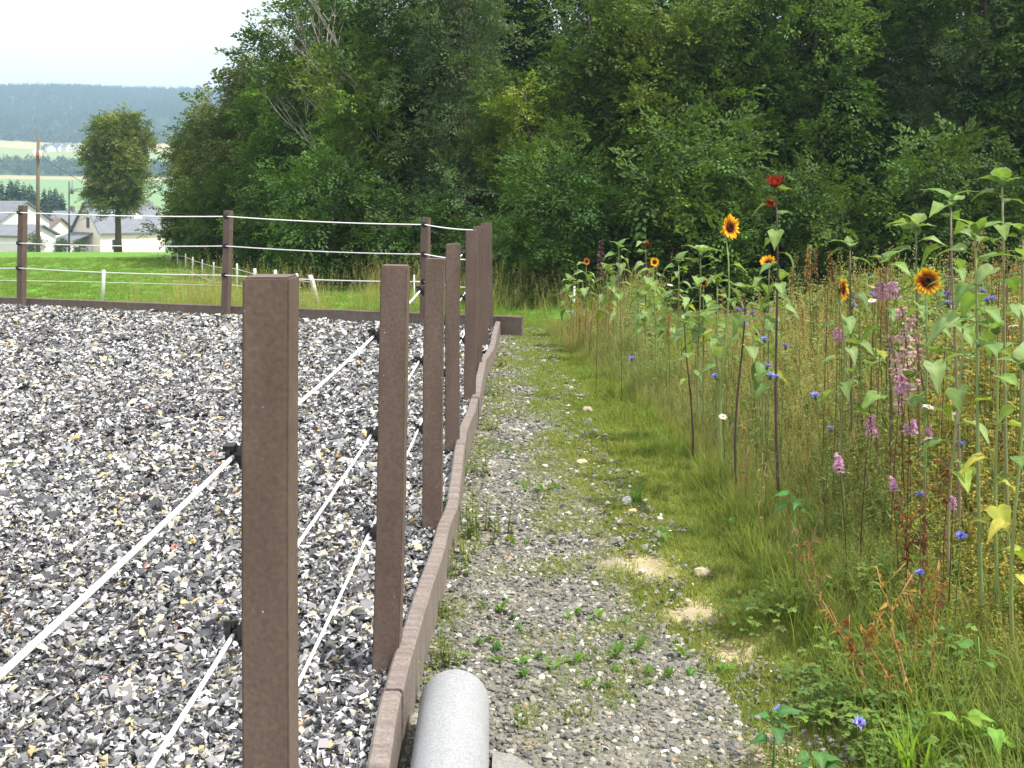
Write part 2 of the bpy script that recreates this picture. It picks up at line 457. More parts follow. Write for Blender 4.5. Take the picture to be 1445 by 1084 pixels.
def pick_cols(n, table):
    w = np.array([t[0] for t in table]); w /= w.sum()
    k = rng.choice(len(table), n, p=w)
    A = np.array([t[1] for t in table]); B = np.array([t[2] for t in table]); u = rng.random((n, 1))
    return A[k] * (1 - u) + B[k] * u

# shredded chips
def build_chips():
    parts = []
    table = [(.30, (.045, .047, .054), (.115, .118, .13)), (.36, (.13, .133, .14), (.31, .31, .315)), (.20, (.38, .39, .40), (.70, .70, .71)),
             (.12, (.28, .26, .20), (.48, .45, .36)), (.02, (.40, .30, .13), (.52, .41, .21)), (.0012, (.34, .12, .1), (.4, .16, .12)), (.002, (.48, .26, .1), (.52, .3, .14))]
    def zone(y0, y1, dens, size, tmpl, margin):
        A = 0
        n = int(dens * (y1 - y0) * 8.5 * 1.0)
        y = rng.uniform(y0, y1, n); wl_ = .52 * y + margin
        x = kerb_x(y) - 0.03 - rng.random(n) * 8.5
        k = (x > -wl_) & (y < back_y(x) - .06) & (x < kerb_x(y) - .03)
        return x[k], y[k]
    # squashed irregular lumps
    tmpls = []
    for s in range(10):
        r = np.random.default_rng(50 + s)
        v = np.array([(1, 0, 0), (-1, 0, 0), (0, 1, 0), (0, -1, 0), (0, 0, 1), (0, 0, -1)], float)
        v = v * r.uniform(.55, 1.2, (6, 1)) + r.uniform(-.25, .25, (6, 3)); v *= np.array((1, r.uniform(.4, .9), r.uniform(.18, .5)))
        f = np.array([(0, 2, 4), (2, 1, 4), (1, 3, 4), (3, 0, 4), (2, 0, 5), (1, 2, 5), (3, 1, 5), (0, 3, 5)])
        tmpls.append((v, f, np.ones((6, 3))))
    flakes = []
    for s in range(8):   # curled torn flakes
        r = np.random.default_rng(80 + s)
        v = np.array([(-1, -.5, 0), (0, -.6, .25), (1, -.3, -.1), (1, .4, 0), (0, .55, .3), (-1, .4, .05)], float) + r.uniform(-.22, .22, (6, 3))
        f = np.array([(0, 1, 4), (0, 4, 5), (1, 2, 3), (1, 3, 4)])
        flakes.append((v, f, np.ones((6, 3))))
    for (y0, y1, dens, size, lump, mg) in ((.5, 3.6, 6800, .0128, .75, 1.0), (3.6, 6, 5600, .0132, .4, .9), (6, 10, 3400, .0152, .15, .8), (10, 18, 2200, .0185, 0.0, 1.2)):
        x, y = zone(y0, y1, dens, size, None, mg)
        n = len(x)
        pile = vnoise(x, y, 5, 12)
        z = arena_z(x, y) + rng.random(n) ** 1.5 * .03 + pile * .018
        sc = size * np.exp(rng.normal(0, .38, n))
        K = pick_cols(n, table)
        K = K * (0.90 + .24 * vnoise(x, y, .8, 21))[:, None]
        kind = rng.random(n)
        which = np.where(kind < lump, rng.integers(0, 10, n), 10 + rng.integers(0, 8, n))
        Mx = rot_mats(rng.normal(0, .55, n), rng.normal(0, .55, n), rng.uniform(0, 6.28, n)) * sc[:, None, None]
        P = np.stack([x, y, z], 1)
        for w in range(18):
            k = which == w
            if k.any(): parts.append(replicate((tmpls + flakes)[w], Mx[k], P[k], K[k]))
    V, f, C = join(parts)
    return npmesh('arena_chips', V, f, M_chip, C)
tag(obj('shredded_chips', build_chips()), 'grey white and ochre shredded chips covering the riding arena', 'arena surface', kind='stuff')

# crushed stone on the path
ICO = None
def ico(sub=1):
    bm = bmesh.new(); bmesh.ops.create_icosphere(bm, subdivisions=sub, radius=1)
    v = np.array([p.co[:] for p in bm.verts]); f = np.array([[q.index for q in p.verts] for p in bm.faces]); bm.free()
    return v, f
def rock(seed, sub=1, flat=.55):
    r = np.random.default_rng(seed); v, f = ico(sub)
    v = v.copy()
    for _ in range(9):     # chop with planes for angular facets
        nrm = r.normal(size=3); nrm /= np.linalg.norm(nrm); d = r.uniform(.55, .85)
        s = v @ nrm; over = s > d; v[over] -= np.outer(s[over] - d, nrm)
    v += r.normal(0, .03, v.shape)
    v *= np.array((1, r.uniform(.6, .9), flat))
    return v, f, np.ones((len(v), 3))
def build_gravel():
    parts = []
    table = [(.50, (.125, .122, .102), (.225, .215, .18)), (.26, (.09, .091, .088), (.155, .155, .148)), (.17, (.24, .23, .195), (.36, .345, .30)), (.018, (.55, .55, .53), (.7, .7, .7)),
             (.02, (.02, .02, .022), (.05, .05, .05)), (.002, (.42, .3, .12), (.45, .28, .16)), (.014, (.22, .17, .12), (.28, .21, .15))]
    tm = [rock(s, 1, .5) for s in range(8)]
    lo = []
    for s in range(8):
        r = np.random.default_rng(150 + s)
        v = np.array([(1, 0, 0), (-1, 0, 0), (0, 1, 0), (0, -1, 0), (0, 0, 1), (0, 0, -1)], float) * r.uniform(.6, 1.2, (6, 1)) + r.uniform(-.3, .3, (6, 3)); v[:, 2] *= .5
        lo.append((v, np.array([(0, 2, 4), (2, 1, 4), (1, 3, 4), (3, 0, 4), (2, 0, 5), (1, 2, 5), (3, 1, 5), (0, 3, 5)]), np.ones((6, 3))))
    for (y0, y1, dens, size, T) in ((1.2, 2.9, 3500, .0085, tm), (2.9, 4.4, 9000, .0078, tm), (4.4, 7.5, 7000, .0090, lo), (7.5, 14, 3600, .0125, lo)):
        n = int(dens * (y1 - y0) * 1.6)
        y = rng.uniform(y0, y1, n); x = kerb_x(y) + .03 + rng.random(n) * 1.6
        edge = path_r(y) + (vnoise(x, y, 3, 31) - .35) * .35
        keep = (x < edge) | ((rng.random(n) < .14) & (x < edge + .35))
        for sx, sy, r in ((.62, 5.02, .13), (.76, 4.5, .10), (.84, 4.1, .08)): keep |= (np.hypot((x - sx) / 1.4, y - sy) < r) & (rng.random(n) < .16)
        x, y = x[keep], y[keep]; n = len(x)
        sc = size * np.exp(rng.normal(0, .5, n)); sc = np.minimum(sc, size * 2.6)
        K = pick_cols(n, table)
        sandy = np.zeros(n, bool)
        for sx, sy, r in ((.62, 5.02, .14), (.76, 4.5, .11), (.84, 4.1, .09), (.5, 7.0, .06), (.84, 3.3, .09)): sandy |= np.hypot((x - sx) / 1.4, y - sy) < r
        K[sandy] = pick_cols(int(sandy.sum()), [(.6, (.30, .245, .17), (.42, .35, .25)), (.4, (.24, .205, .15), (.34, .29, .22))])
        sc = np.where(sandy, sc * .5, sc)
        Mx = rot_mats(rng.normal(0, .3, n), rng.normal(0, .3, n), rng.uniform(0, 6.28, n)) * sc[:, None, None]
        P = np.stack([x, y, gz(x, y) + .004 + sc * .22 + rng.random(n) * .004], 1)
        w = rng.integers(0, 8, n)
        for q in range(8):
            k = w == q
            if k.any(): parts.append(replicate(T[q], Mx[k], P[k], K[k]))
    V, f, C = join(parts)
    return npmesh('path_gravel', V, f, M_stone, C)
tag(obj('path_gravel', build_gravel()), 'grey brown crushed stone covering the narrow path', 'gravel', kind='stuff')

# ------------------------------------------------------------------ fences
def post_mesh(w, h, below, seed):
    bm = bmesh.new()
    bmesh.ops.create_cube(bm, size=1)
    for v in bm.verts:
        v.co = Vector((v.co.x * w, v.co.y * w, (v.co.z + .5) * (h + below) - below))
    bmesh.ops.subdivide_edges(bm, edges=[e for e in bm.edges if abs((e.verts[0].co - e.verts[1].co).z) > .3], cuts=5)
    bmesh.ops.bevel(bm, geom=[e for e in bm.edges if len(e.link_faces) == 2 and e.calc_face_angle(0) > .5], offset=.0045, segments=2, affect='EDGES')
    r = random.Random(seed)
    px, py = r.uniform(0, 6), r.uniform(0, 6)
    for v in bm.verts:
        v.co.x += .0022 * math.sin(v.co.z * 4 + px); v.co.y += .0022 * math.sin(v.co.z * 3.3 + py)
    me = bpy.data.meshes.new('post'); bm.to_mesh(me); bm.free(); me.materials.append(M_post)
    return me
def insulator_mesh():
    m = MB()
    m.tube([(0, 0, 0), (-.012, 0, 0)], .028, 10)
    m.tube([(-.012, 0, 0), (-.03, 0, 0)], [.017, .014], 8)
    m.tube([(-.030, 0, 0), (-.040, 0, 0)], [.021, .018], 10)
    m.box(-.046, -.024, -.012, .012, .010, .022)
    return m.mesh('insulator', M_insul, False, False)
INS = insulator_mesh()
PW = 0.09
posts = []   # (x, y, top z, lean x over height, [rope heights])
for (px, d, top, lean, zs) in ((374, 2.02, 1.43, .000, (1.08, .735, .385)), (543, 3.58, 1.353, .030, (1.11, .775, .44)), (608, 5.12, 1.288, .014, (1.13, .79, .46)),
                         (637, 6.72, 1.29, .006, (1.13, .80, .47)), (662.5, 8.3, 1.33, .012, (1.14, .80, .47)), (672.5, 9.8, 1.32, .010, (1.13, .80, .47)), (682.5, 11.4, 1.31, .006, (1.14, .81, .47)),
                         (690.0, 13.05, 1.28, -.012, (1.19, .82, .48))):
    posts.append((PX(px, d), d + PW / 2, top, lean, zs))
posts.insert(0, (-.47, 0.50, 1.40, 0, (1.08, .73, .39)))
p0 = posts[1]
fence = empty('paddock_fence', (p0[0], p0[1], 0), 'brown square-post fence with white ropes running away from the camera beside the path', 'fence')
base = Vector((p0[0], p0[1], 0))
side_ropes = [[], [], []]
side_post_obs = []
for i, (x, y, top, lean, zs) in enumerate(posts):
    if i == 0:
        for k in range(3): side_ropes[k].append(Vector((x - PW / 2 - .034, y, zs[k])))
        continue
    bz = float(arena_z(x, y)) - .02
    p = obj('post', post_mesh(PW * (1.0 if i != 3 else 1.03), top - bz, .25, i), fence, Vector((x, y, bz)) - base, (random.uniform(-.004, .004), lean / 1.3, random.uniform(-.03, .03)))
    side_post_obs.append(p)
    for k in range(3):
        h = zs[k] - bz
        obj('insulator', INS, p, (-PW / 2, 0, h), (random.uniform(-.3, .3), 0, 0))
        side_ropes[k].append(Vector((x - PW / 2 - .026 + lean / 1.3 * h, y, zs[k])))
def rope_mesh(pts, rad, sag):
    m = MB(); L = []
    for a, b in zip(pts[:-1], pts[1:]):
        n = 9
        for q in range(n):
            t = q / n; p = a.lerp(b, t); p.z -= sag * 4 * t * (1 - t); L.append(p)
    L.append(pts[-1])
    m.tube(L, rad, 6)
    return m.mesh('rope', M_rope, True, False)
for k in range(3):
    obj('rope', rope_mesh([p - base for p in side_ropes[k]], .0048, .008), fence)

bposts = []
for (px, top_y, rows, lean) in ((-190, 284, (294, 338, 374), .03), (29.5, 290, (300, 343, 378), .03), (318, 297, (305.5, 347, 388), .045), (598.5, 307, (317, 358.5, 397), .02)):
    s = (px - CX) / F
    d = (13.25 - .37 * .26) / (1 + .37 * s)
    bposts.append((s * d, d, PZ(top_y, d), lean, [PZ(r_, d) for r_ in rows]))
b0 = bposts[2]
fence2 = empty('paddock_fence', (b0[0], b0[1], 0), 'brown square-post fence with white ropes along the far end of the arena', 'fence')
base2 = Vector((b0[0], b0[1], 0))
ropes2 = [[], [], []]
for i, (x, y, top, lean, zs) in enumerate(bposts):
    bz = -.04
    p = obj('post', post_mesh(PW * 1.1, top - bz, .2, 40 + i), fence2, Vector((x, y, bz)) - base2, (0, lean / 1.4, math.atan(-.37) + random.uniform(-.03, .03)))
    for k in range(3):
        h = zs[k] - bz
        obj('insulator', INS, p, (0, -PW / 2 - .004, h), (0, 0, R(90)), 1.25)
        ropes2[k].append(Vector((x + lean / 1.4 * h, y - PW / 2 - .035, zs[k])))
cp = posts[-1]
for k in range(3):
    ropes2[k].append(Vector((cp[0] - .05, cp[1] - PW / 2 - .02, cp[4][k] - (.0, .0, .0)[k])))
    obj('rope', rope_mesh([p - base2 for p in ropes2[k]], .0075, .02), fence2)

# kerb boards beside the path
def board_mesh(line, th, z0, tops, seed):
    """a board following a polyline of (x,y); softened top edges"""
    V, Fq = [], []
    prof = [(-.5, 0), (-.5, .86), (-.36, 1), (.36, 1), (.5, .86), (.5, 0)]
    n = len(line)
    for i, (x, y) in enumerate(line):
        a = Vector(line[max(i - 1, 0)]); b = Vector(line[min(i + 1, n - 1)])
        t = (b - a).normalized(); nr = Vector((t.y, -t.x))
        for (u, w) in prof:
            zt = tops[i]
            z = z0 if w == 0 else zt - (1 - w) * .07
            V.append((x + nr.x * u * th, y + nr.y * u * th, z))
    k = len(prof)
    for i in range(n - 1):
        for j in range(k - 1):
            Fq.append((i * k + j, i * k + j + 1, (i + 1) * k + j + 1, (i + 1) * k + j))
    me = bpy.data.meshes.new('board')
    me.from_pydata(V, [], Fq + [tuple(range(k)), tuple((n - 1) * k + j for j in range(k))[::-1]])
    me.materials.append(M_kerb); me.update()
    bm = bmesh.new(); bm.from_mesh(me); bmesh.ops.recalc_face_normals(bm, faces=bm.faces); bm.to_mesh(me); bm.free()
    return me
kroot = empty('kerb_edging', (float(kerb_x(3.)), 3.0, 0), 'weathered brown wavy kerb boards between the arena and the gravel path', 'kerb')
joints = [-1.2, .9, 2.55, 3.3, 4.95, 6.6, 8.2, 10.0, 11.7, 13.2]
for a, b in zip(joints[:-1], joints[1:]):
    n = max(10, int((b - a) / .07))
    yy = np.linspace(a + .003, b - .003, n)
    off = random.uniform(-.006, .006); dz = random.uniform(-.008, .008)
    line = [(float(kerb_x(y)) + off, y) for y in yy]
    # smooth the polyline a little
    xs_ = np.array([p[0] for p in line]); xs_ = np.convolve(np.pad(xs_, 1, 'edge'), np.ones(3) / 3, 'valid')
    line = [(float(x) - kroot.location.x, float(y) - 3.0) for x, y in zip(xs_, yy)]
    tops = [.052 + dz + .008 * math.sin(y * 2.1) + .003 * random.uniform(-1, 1) for y in yy]
    obj('board', board_mesh(line, .062, -.24, tops, 0), kroot)
kroot2 = empty('kerb_edging', (-4, float(back_y(-4)), 0), 'brown edging boards along the far end of the arena', 'kerb')
ks = [-14., -10.5, -7., -3.5, -1.0, .135]
for a, b in zip(ks[:-1], ks[1:]):
    n = 12; xx = np.linspace(a + .004, b - .004, n)
    line = [(float(x) + 4, float(back_y(x)) + .09 - float(back_y(-4))) for x in xx]
    tops = [.085 + .03 * (1 + x / 8) * (x > -8) + random.uniform(-.003, .003) for x in xx]
    me = board_mesh(line, .07, -.24, tops, 1); me.materials[0] = M_post
    obj('board', me, kroot2)

# pipe and slab
def pipe_mesh(Ro, Ri, L, n=40):
    V, Fq = [], []
    prof = [(Ro, 0), (Ro, L - .012), (Ro - .004, L - .004), (Ro - .012, L), (Ri + .004, L), (Ri, L - .006), (Ri, .006), (Ri + .004, 0)]
    for (r, y) in prof:
        for k in range(n):
            a = 2 * math.pi * k / n; V.append((r * math.cos(a), y, r * math.sin(a)))
    for i in range(len(prof)):
        j = (i + 1) % len(prof)
        for k in range(n):
            q = (k + 1) % n; Fq.append((i * n + k, i * n + q, j * n + q, j * n + k))
    me = bpy.data.meshes.new('pipe'); me.from_pydata(V, [], Fq); me.materials.append(M_pipe)
    me.polygons.foreach_set('use_smooth', [True] * len(Fq)); me.update()
    bm = bmesh.new(); bm.from_mesh(me); bmesh.ops.recalc_face_normals(bm, faces=bm.faces); bm.to_mesh(me); bm.free()
    return me
pz = float(gz(-.15, 3)) + .10
pipe = obj('concrete_pipe', pipe_mesh(.112, .086, 1.78), None, (-.157, 1.66, pz + .018), (R(-.3), 0, R(.9)))
tag(pipe, 'smooth light grey round pipe lying on the gravel beside the kerb', 'pipe')
m = MB()
sv = [(-.06, 2.2), (.20, 2.25), (.17, 3.05), (.10, 3.22), (.0, 3.34), (-.06, 3.36)]
n_ = len(sv)
m.add([(x - .05, y - 2.8, -.03) for x, y in sv] + [(x - .05, y - 2.8, .028) for x, y in sv], [tuple(range(n_))[::-1], tuple(range(n_, 2 * n_))] + [(i, (i + 1) % n_, n_ + (i + 1) % n_, n_ + i) for i in range(n_)])
sl = obj('concrete_slab', m.mesh('concrete_slab', M_slab, False, False), None, (.05, 2.72, float(gz(.05, 2.8)) + .005))
tag(sl, 'broken pale concrete slab sunk in the gravel beside the pipe', 'slab')

# single stones
def big_stone(px, py, w, c, label, flat=.5, seed=0):
    x, y = PG(px, py, -.14)
    s = w / F * y / 2
    v, f, C = rock(900 + seed, 2, flat)
    me = npmesh('stone', v * s, f, M_stone, C * np.array(c))
    return tag(obj('stone', me, None, (x, y, float(gz(x, y)) + s * flat * .45), (0, 0, random.uniform(0, 6))), label, 'stone', 'loose stones beside the path')
for i, (px, py, w, c, lab) in enumerate((
        (830, 577, 22, (.34, .27, .21), 'pinkish brown stone in the grass right of the far path'),
        (885, 706, 22, (.30, .31, .33), 'blue grey stone in the verge grass beside a dark green tuft'),
        (892, 719, 13, (.52, .42, .25), 'small yellowish stone next to the blue grey stone in the verge'),
        (905, 801, 13, (.66, .6, .5), 'small white stone on the large bare sandy patch'),
        (990, 802, 26, (.46, .39, .26), 'pale tan stone in the grass right of the large sandy patch'),
        (800, 626, 14, (.5, .43, .3), 'cream stone at the grass edge of the far path'),
        (725, 665, 14, (.66, .64, .6), 'whitish flat stone in the middle of the path'),
        (820, 652, 22, (.45, .36, .24), 'flat tan stone at the path edge below the cream stone'),
        (970, 840, 14, (.48, .4, .27), 'tan stone on the smaller sandy patch'),
        (738, 816, 12, (.60, .57, .5), 'pale stone lying on the path beside the kerb weeds'),
        (712, 862, 16, (.02, .02, .023), 'black lump on the path above the pipe'),
        (838, 918, 13, (.02, .02, .023), 'black lump in the centre of the near path'),
        (720, 980, 15, (.025, .025, .028), 'black pointed stone just right of the pipe end'),
        (1062, 772, 11, (.5, .45, .33), 'small cream stone in the grass below the bare sunflower stem'))):
    big_stone(px, py, w, c, lab, .55, i)

# ------------------------------------------------------------------ grass and herbs (stuff): tuft meshes placed on points
def blade(m, base, az, L, w, bend, c0, c1, seg=3):
    d = Vector((math.cos(az), math.sin(az), 0)); sd = Vector((-d.y, d.x, 0))
    vs_, cs = [], []
    p = Vector(base); ang = random.uniform(.02, .25)
    for i in range(seg + 1):
        t = i / seg
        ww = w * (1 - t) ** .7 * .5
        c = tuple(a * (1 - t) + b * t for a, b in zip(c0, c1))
        if i == seg: vs_.append(p.copy()); cs.append(c)
        else: vs_ += [p - sd * ww, p + sd * ww]; cs += [c, c]
        ang += bend / seg
        p = p + (d * math.sin(ang) + Vector((0, 0, 1)) * math.cos(ang)) * (L / seg)
    fs_ = [(2 * i, 2 * i + 1, 2 * i + 3, 2 * i + 2) for i in range(seg - 1)] + [(2 * seg - 2, 2 * seg - 1, 2 * seg)]
    m.add(vs_, fs_, cs)

def leaflet(m, base, dirv, nrm, L, w, c, fold=.15, droop=.2):
    d = Vector(dirv).normalized(); nn = Vector(nrm); sd = d.cross(nn)
    if sd.length < 1e-3: sd = d.cross(Vector((1, 0, 0)))
    sd.normalize(); up = sd.cross(d)
    b = Vector(base)
    c2 = tuple(x * random.uniform(.85, 1.15) for x in c)
    m.add([b, b + d * L * .4 + sd * w * .5 + up * fold * w, b + d * L * .45 - up * .02 * L, b + d * L * .4 - sd * w * .5 + up * fold * w, b + d * L - up * droop * L],
          [(0, 1, 2), (0, 2, 3), (1, 4, 2), (2, 4, 3)], c2)

GN_CACHE = {}
def scatter(name, pts, rz, sc, vi, variants, label, cat, tilt=None):
    """one stuff object: tuft variants instanced on its own vertices"""
    src = bpy.data.collections.new('tufts_' + name)
    for i, me in enumerate(variants):
        o = bpy.data.objects.new('tuft_%02d' % i + name, me); src.objects.link(o)
    pts = np.asarray(pts, np.float32)
    me = bpy.data.meshes.new(name); me.vertices.add(len(pts)); me.vertices.foreach_set('co', pts.ravel())
    rot = np.zeros((len(pts), 3), np.float32); rot[:, 2] = rz
    if tilt is not None: rot[:, 0] = tilt
    a = me.attributes.new('rot', 'FLOAT_VECTOR', 'POINT'); a.data.foreach_set('vector', rot.ravel())
    a = me.attributes.new('sc', 'FLOAT', 'POINT'); a.data.foreach_set('value', np.asarray(sc, np.float32))
    a = me.attributes.new('vi', 'INT', 'POINT'); a.data.foreach_set('value', np.asarray(vi, np.int32))
    o = obj(name, me)
    t = bpy.data.node_groups.new(name, 'GeometryNodeTree')
    t.interface.new_socket('Geometry', in_out='INPUT', socket_type='NodeSocketGeometry')
    t.interface.new_socket('Geometry', in_out='OUTPUT', socket_type='NodeSocketGeometry')
    n, l = t.nodes, t.links
    gi, go = n.new('NodeGroupInput'), n.new('NodeGroupOutput')
    ip = n.new('GeometryNodeInstanceOnPoints'); ci = n.new('GeometryNodeCollectionInfo')
    ci.inputs['Collection'].default_value = src; ci.inputs['Separate Children'].default_value = True; ci.inputs['Reset Children'].default_value = True
    def na(nm, ty):
        q = n.new('GeometryNodeInputNamedAttribute'); q.data_type = ty; q.inputs['Name'].default_value = nm; return q
    er = n.new('FunctionNodeEulerToRotation')
    l.new(na('rot', 'FLOAT_VECTOR').outputs['Attribute'], er.inputs[0])
    l.new(gi.outputs[0], ip.inputs['Points']); l.new(ci.outputs[0], ip.inputs['Instance'])
    ip.inputs['Pick Instance'].default_value = True
    l.new(na('vi', 'INT').outputs['Attribute'], ip.inputs['Instance Index'])
    l.new(er.outputs[0], ip.inputs['Rotation'])
    l.new(na('sc', 'FLOAT').outputs['Attribute'], ip.inputs['Scale'])
    l.new(ip.outputs[0], go.inputs[0])
    md = o.modifiers.new('scatter', 'NODES'); md.node_group = t
    return tag(o, label, cat, kind='stuff')

def mixc(a, b, t): return tuple(x * (1 - t) + y * t for x, y in zip(a, b))
G_FRESH, G_DARK, G_DRY, G_TAN = (.215, .31, .05), (.125, .205, .035), (.37, .34, .09), (.48, .40, .19)
def short_tuft(seed, n, h, dry, fresh=None):
    random.seed(seed); m = MB()
    for _ in range(n):
        r = random.random() ** .5 * .075; a = random.uniform(0, 6.28)
        c = mixc(mixc(fresh or G_FRESH, G_DARK, random.random()), G_DRY if random.random() < .6 else G_TAN, dry * random.random())
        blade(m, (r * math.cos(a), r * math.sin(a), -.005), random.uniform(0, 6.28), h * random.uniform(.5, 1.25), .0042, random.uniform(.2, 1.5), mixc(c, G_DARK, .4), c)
    return m.mesh('tuft', M_grass)
def tall_tuft(seed, n, h, dry, heads=.5):
    random.seed(seed); m = MB()
    for _ in range(n):
        r = random.random() ** .5 * .12; a = random.uniform(0, 6.28)
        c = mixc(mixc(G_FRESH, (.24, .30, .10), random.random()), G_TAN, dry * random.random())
        b = (r * math.cos(a), r * math.sin(a), -.01); L = h * random.uniform(.5, 1.1); az = random.uniform(0, 6.28)
        if random.random() < heads:
            L *= 1.15; bend = random.uniform(.1, .45); ct = mixc(c, (.46, .38, .19), random.uniform(.3, 1))
            blade(m, b, az, L, .0045, bend, c, ct, 3)
            d = Vector((math.cos(az), math.sin(az), 0)); tip = m.v[-1]
            for q in range(7):   # loose seed head
                u = q / 7 * .16
                p = Vector(tip) - Vector((0, 0, 1)) * u * 1.0 - d * u * .25
                leaflet(m, p, (random.uniform(-1, 1), random.uniform(-1, 1), random.uniform(.4, 1.4)), (random.random(), random.random(), .3), random.uniform(.018, .035), .007, ct)
        else:
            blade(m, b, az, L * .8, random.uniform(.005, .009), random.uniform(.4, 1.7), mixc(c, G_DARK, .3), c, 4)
    return m.mesh('tuft', M_grass)
def herb_tuft(seed, n, h, cols, lw=(.018, .03), ll=(.04, .075), per=13):
    random.seed(seed); m = MB()
    for _ in range(n):
        r = random.random() ** .5 * .1; a = random.uniform(0, 6.28); L = h * random.uniform(.55, 1.1)
        az = random.uniform(0, 6.28); ln = random.uniform(0, .3)
        p0_ = Vector((r * math.cos(a), r * math.sin(a), -.01)); p1_ = p0_ + Vector((math.cos(az) * ln * L, math.sin(az) * ln * L, L))
        c = random.choice(cols); m.tube([p0_, p1_], [.003, .0012], 3, mixc(c, (.2, .16, .07), .4), False)
        for q in range(per):
            t = random.uniform(.12, 1.0); p = p0_.lerp(p1_, t); f = random.uniform(0, 6.28)
            c2 = random.choice(cols)
            leaflet(m, p, (math.cos(f), math.sin(f), random.uniform(-.3, .8)), (0, 0, 1), random.uniform(*ll) * (1.15 - .5 * t), random.uniform(*lw), c2, .15, random.uniform(0, .5))
    return m.mesh('tuft', M_herb)
def clover_tuft(seed, n, h):
    random.seed(seed); m = MB()
    for _ in range(n):
        r = random.random() ** .5 * .1; a = random.uniform(0, 6.28)
        p0_ = Vector((r * math.cos(a), r * math.sin(a), 0)); p1_ = p0_ + Vector((random.uniform(-.03, .03), random.uniform(-.03, .03), h * random.uniform(.4, 1)))
        c = mixc((.10, .18, .04), (.18, .27, .06), random.random())
        blade(m, p0_, a, (p1_ - p0_).length, .003, .1, c, c, 2)
        f0 = random.uniform(0, 6.28); tl = Vector((random.uniform(-.5, .5), random.uniform(-.5, .5), 1))
        for q in range(3):
            f = f0 + q * 2.094
            leaflet(m, p1_, (math.cos(f), math.sin(f), random.uniform(-.25, .25)), tl, random.uniform(.015, .024), random.uniform(.014, .02), c, .05, .15)
    return m.mesh('tuft', M_herb)

GREENS = [(.13, .21, .045), (.18, .27, .06), (.10, .175, .04), (.24, .31, .10)]
YELLOWS = [(.22, .30, .055), (.38, .36, .07), (.48, .40, .08), (.17, .27, .05), (.26, .33, .06), (.50, .36, .09)]
short_v = [short_tuft(s, 40, .036, (.45, .7, .95, .25)[s % 4]) for s in range(8)] + [short_tuft(20 + s, 34, .085, (.2, .45)[s % 2]) for s in range(4)]
lawn_v = [short_tuft(30 + s, 40, .05, .2, (.18, .31, .06)) for s in range(4)]
bank_v = [short_tuft(130 + s, 30, (.10, .14, .19)[s % 3], (.5, .8, .3)[s % 3]) for s in range(6)]
tall_v = [tall_tuft(40 + s, 16, (.55, .7, .85, .62)[s % 4], (.1, .3, .6, .05)[s % 4], (.3, .38, .5, .15)[s % 4]) for s in range(8)]
herb_v = [herb_tuft(60 + s, 7, (.4, .6, .75)[s % 3], GREENS, (.02, .036), (.045, .085), 15) for s in range(6)] + [herb_tuft(70 + s, 6, .7, YELLOWS, (.02, .035), (.045, .08)) for s in range(3)]
herb_v += [herb_tuft(90 + s, 5, .85, [(.22, .31, .10), (.27, .35, .14), (.17, .26, .07)], (.035, .06), (.06, .10), 11) for s in range(3)]
herb_v += [herb_tuft(95 + s, 5, .5, [(.30, .19, .08), (.22, .12, .06), (.40, .28, .10), (.16, .22, .05)], (.012, .022), (.03, .055), 12) for s in range(2)]
clov_v = [clover_tuft(80 + s, 22, (.07, .11, .15)[s % 3]) for s in range(5)]
random.seed(11)

def in_view(x, y, mg=1.0): return (np.abs(x) < .5 * y + mg)
# verge grass: short, thinning onto the path
def verge():
    n = 34000
    y = 1.5 + 13.5 * rng.random(n) ** 1.25; x = rng.uniform(-.35, 3.0, n)
    nz = vnoise(x, y, 2.6, 41) * .6 + vnoise(x, y, 7, 42) * .4
    e = x - path_r(y)
    prob = np.where(e > .05, np.where(nz > .30, .9, .28), 0)
    prob = np.where((e <= .05) & (e > -.45), np.clip((nz - .44 + .35 * (e + .15)) * 3.6, 0, 1) * .95, prob)
    prob = np.where((y > 8.5) & (e <= .05), np.clip((nz - .30) * 3.5, 0, .95), prob)
    prob = np.where((e <= -.35) & (y <= 8.5), np.clip((nz - .54) * 1.6, 0, .3), prob)
    prob = np.where(x - kerb_x(y) < .12, np.maximum(prob, np.clip((vnoise(x, y, 1.7, 47) - .35) * 2, 0, .6)), prob)
    # bare sandy spots
    for sx, sy, r in ((.62, 5.02, .15), (.76, 4.5, .11), (.84, 4.1, .09), (.5, 7.0, .06)):
        prob = np.where(np.hypot((x - sx) / 1.3, y - sy) < r, prob * .07, prob)
    prob = np.where(x > meadow_l(y) + .5, prob * .5, prob)
    k = (rng.random(n) < prob) & (x > kerb_x(y) + .05) & in_view(x, y)
    x, y, nz = x[k], y[k], nz[k]; n = len(x)
    e = x - path_r(y)
    vi = rng.integers(0, 8, n)
    fresh = (y > 7.5) & (rng.random(n) < .7); vi = np.where(fresh, rng.choice([0, 3, 7], n), vi)
    lng = (e > .6) & (rng.random(n) < .3); vi = np.where(lng, rng.integers(8, 12, n), vi)
    sc = rng.uniform(.6, 1.25, n) * np.where(e < .0, .85, 1) * np.where(y > 7, 1.25, 1)
    return np.stack([x, y, gz(x, y) - .008 + .014 * (e < .1)], 1), rng.uniform(0, 6.28, n), sc, vi
scatter('verge_grass', *verge(), short_v, 'short yellow green grass creeping from the verge onto the path', 'grass')

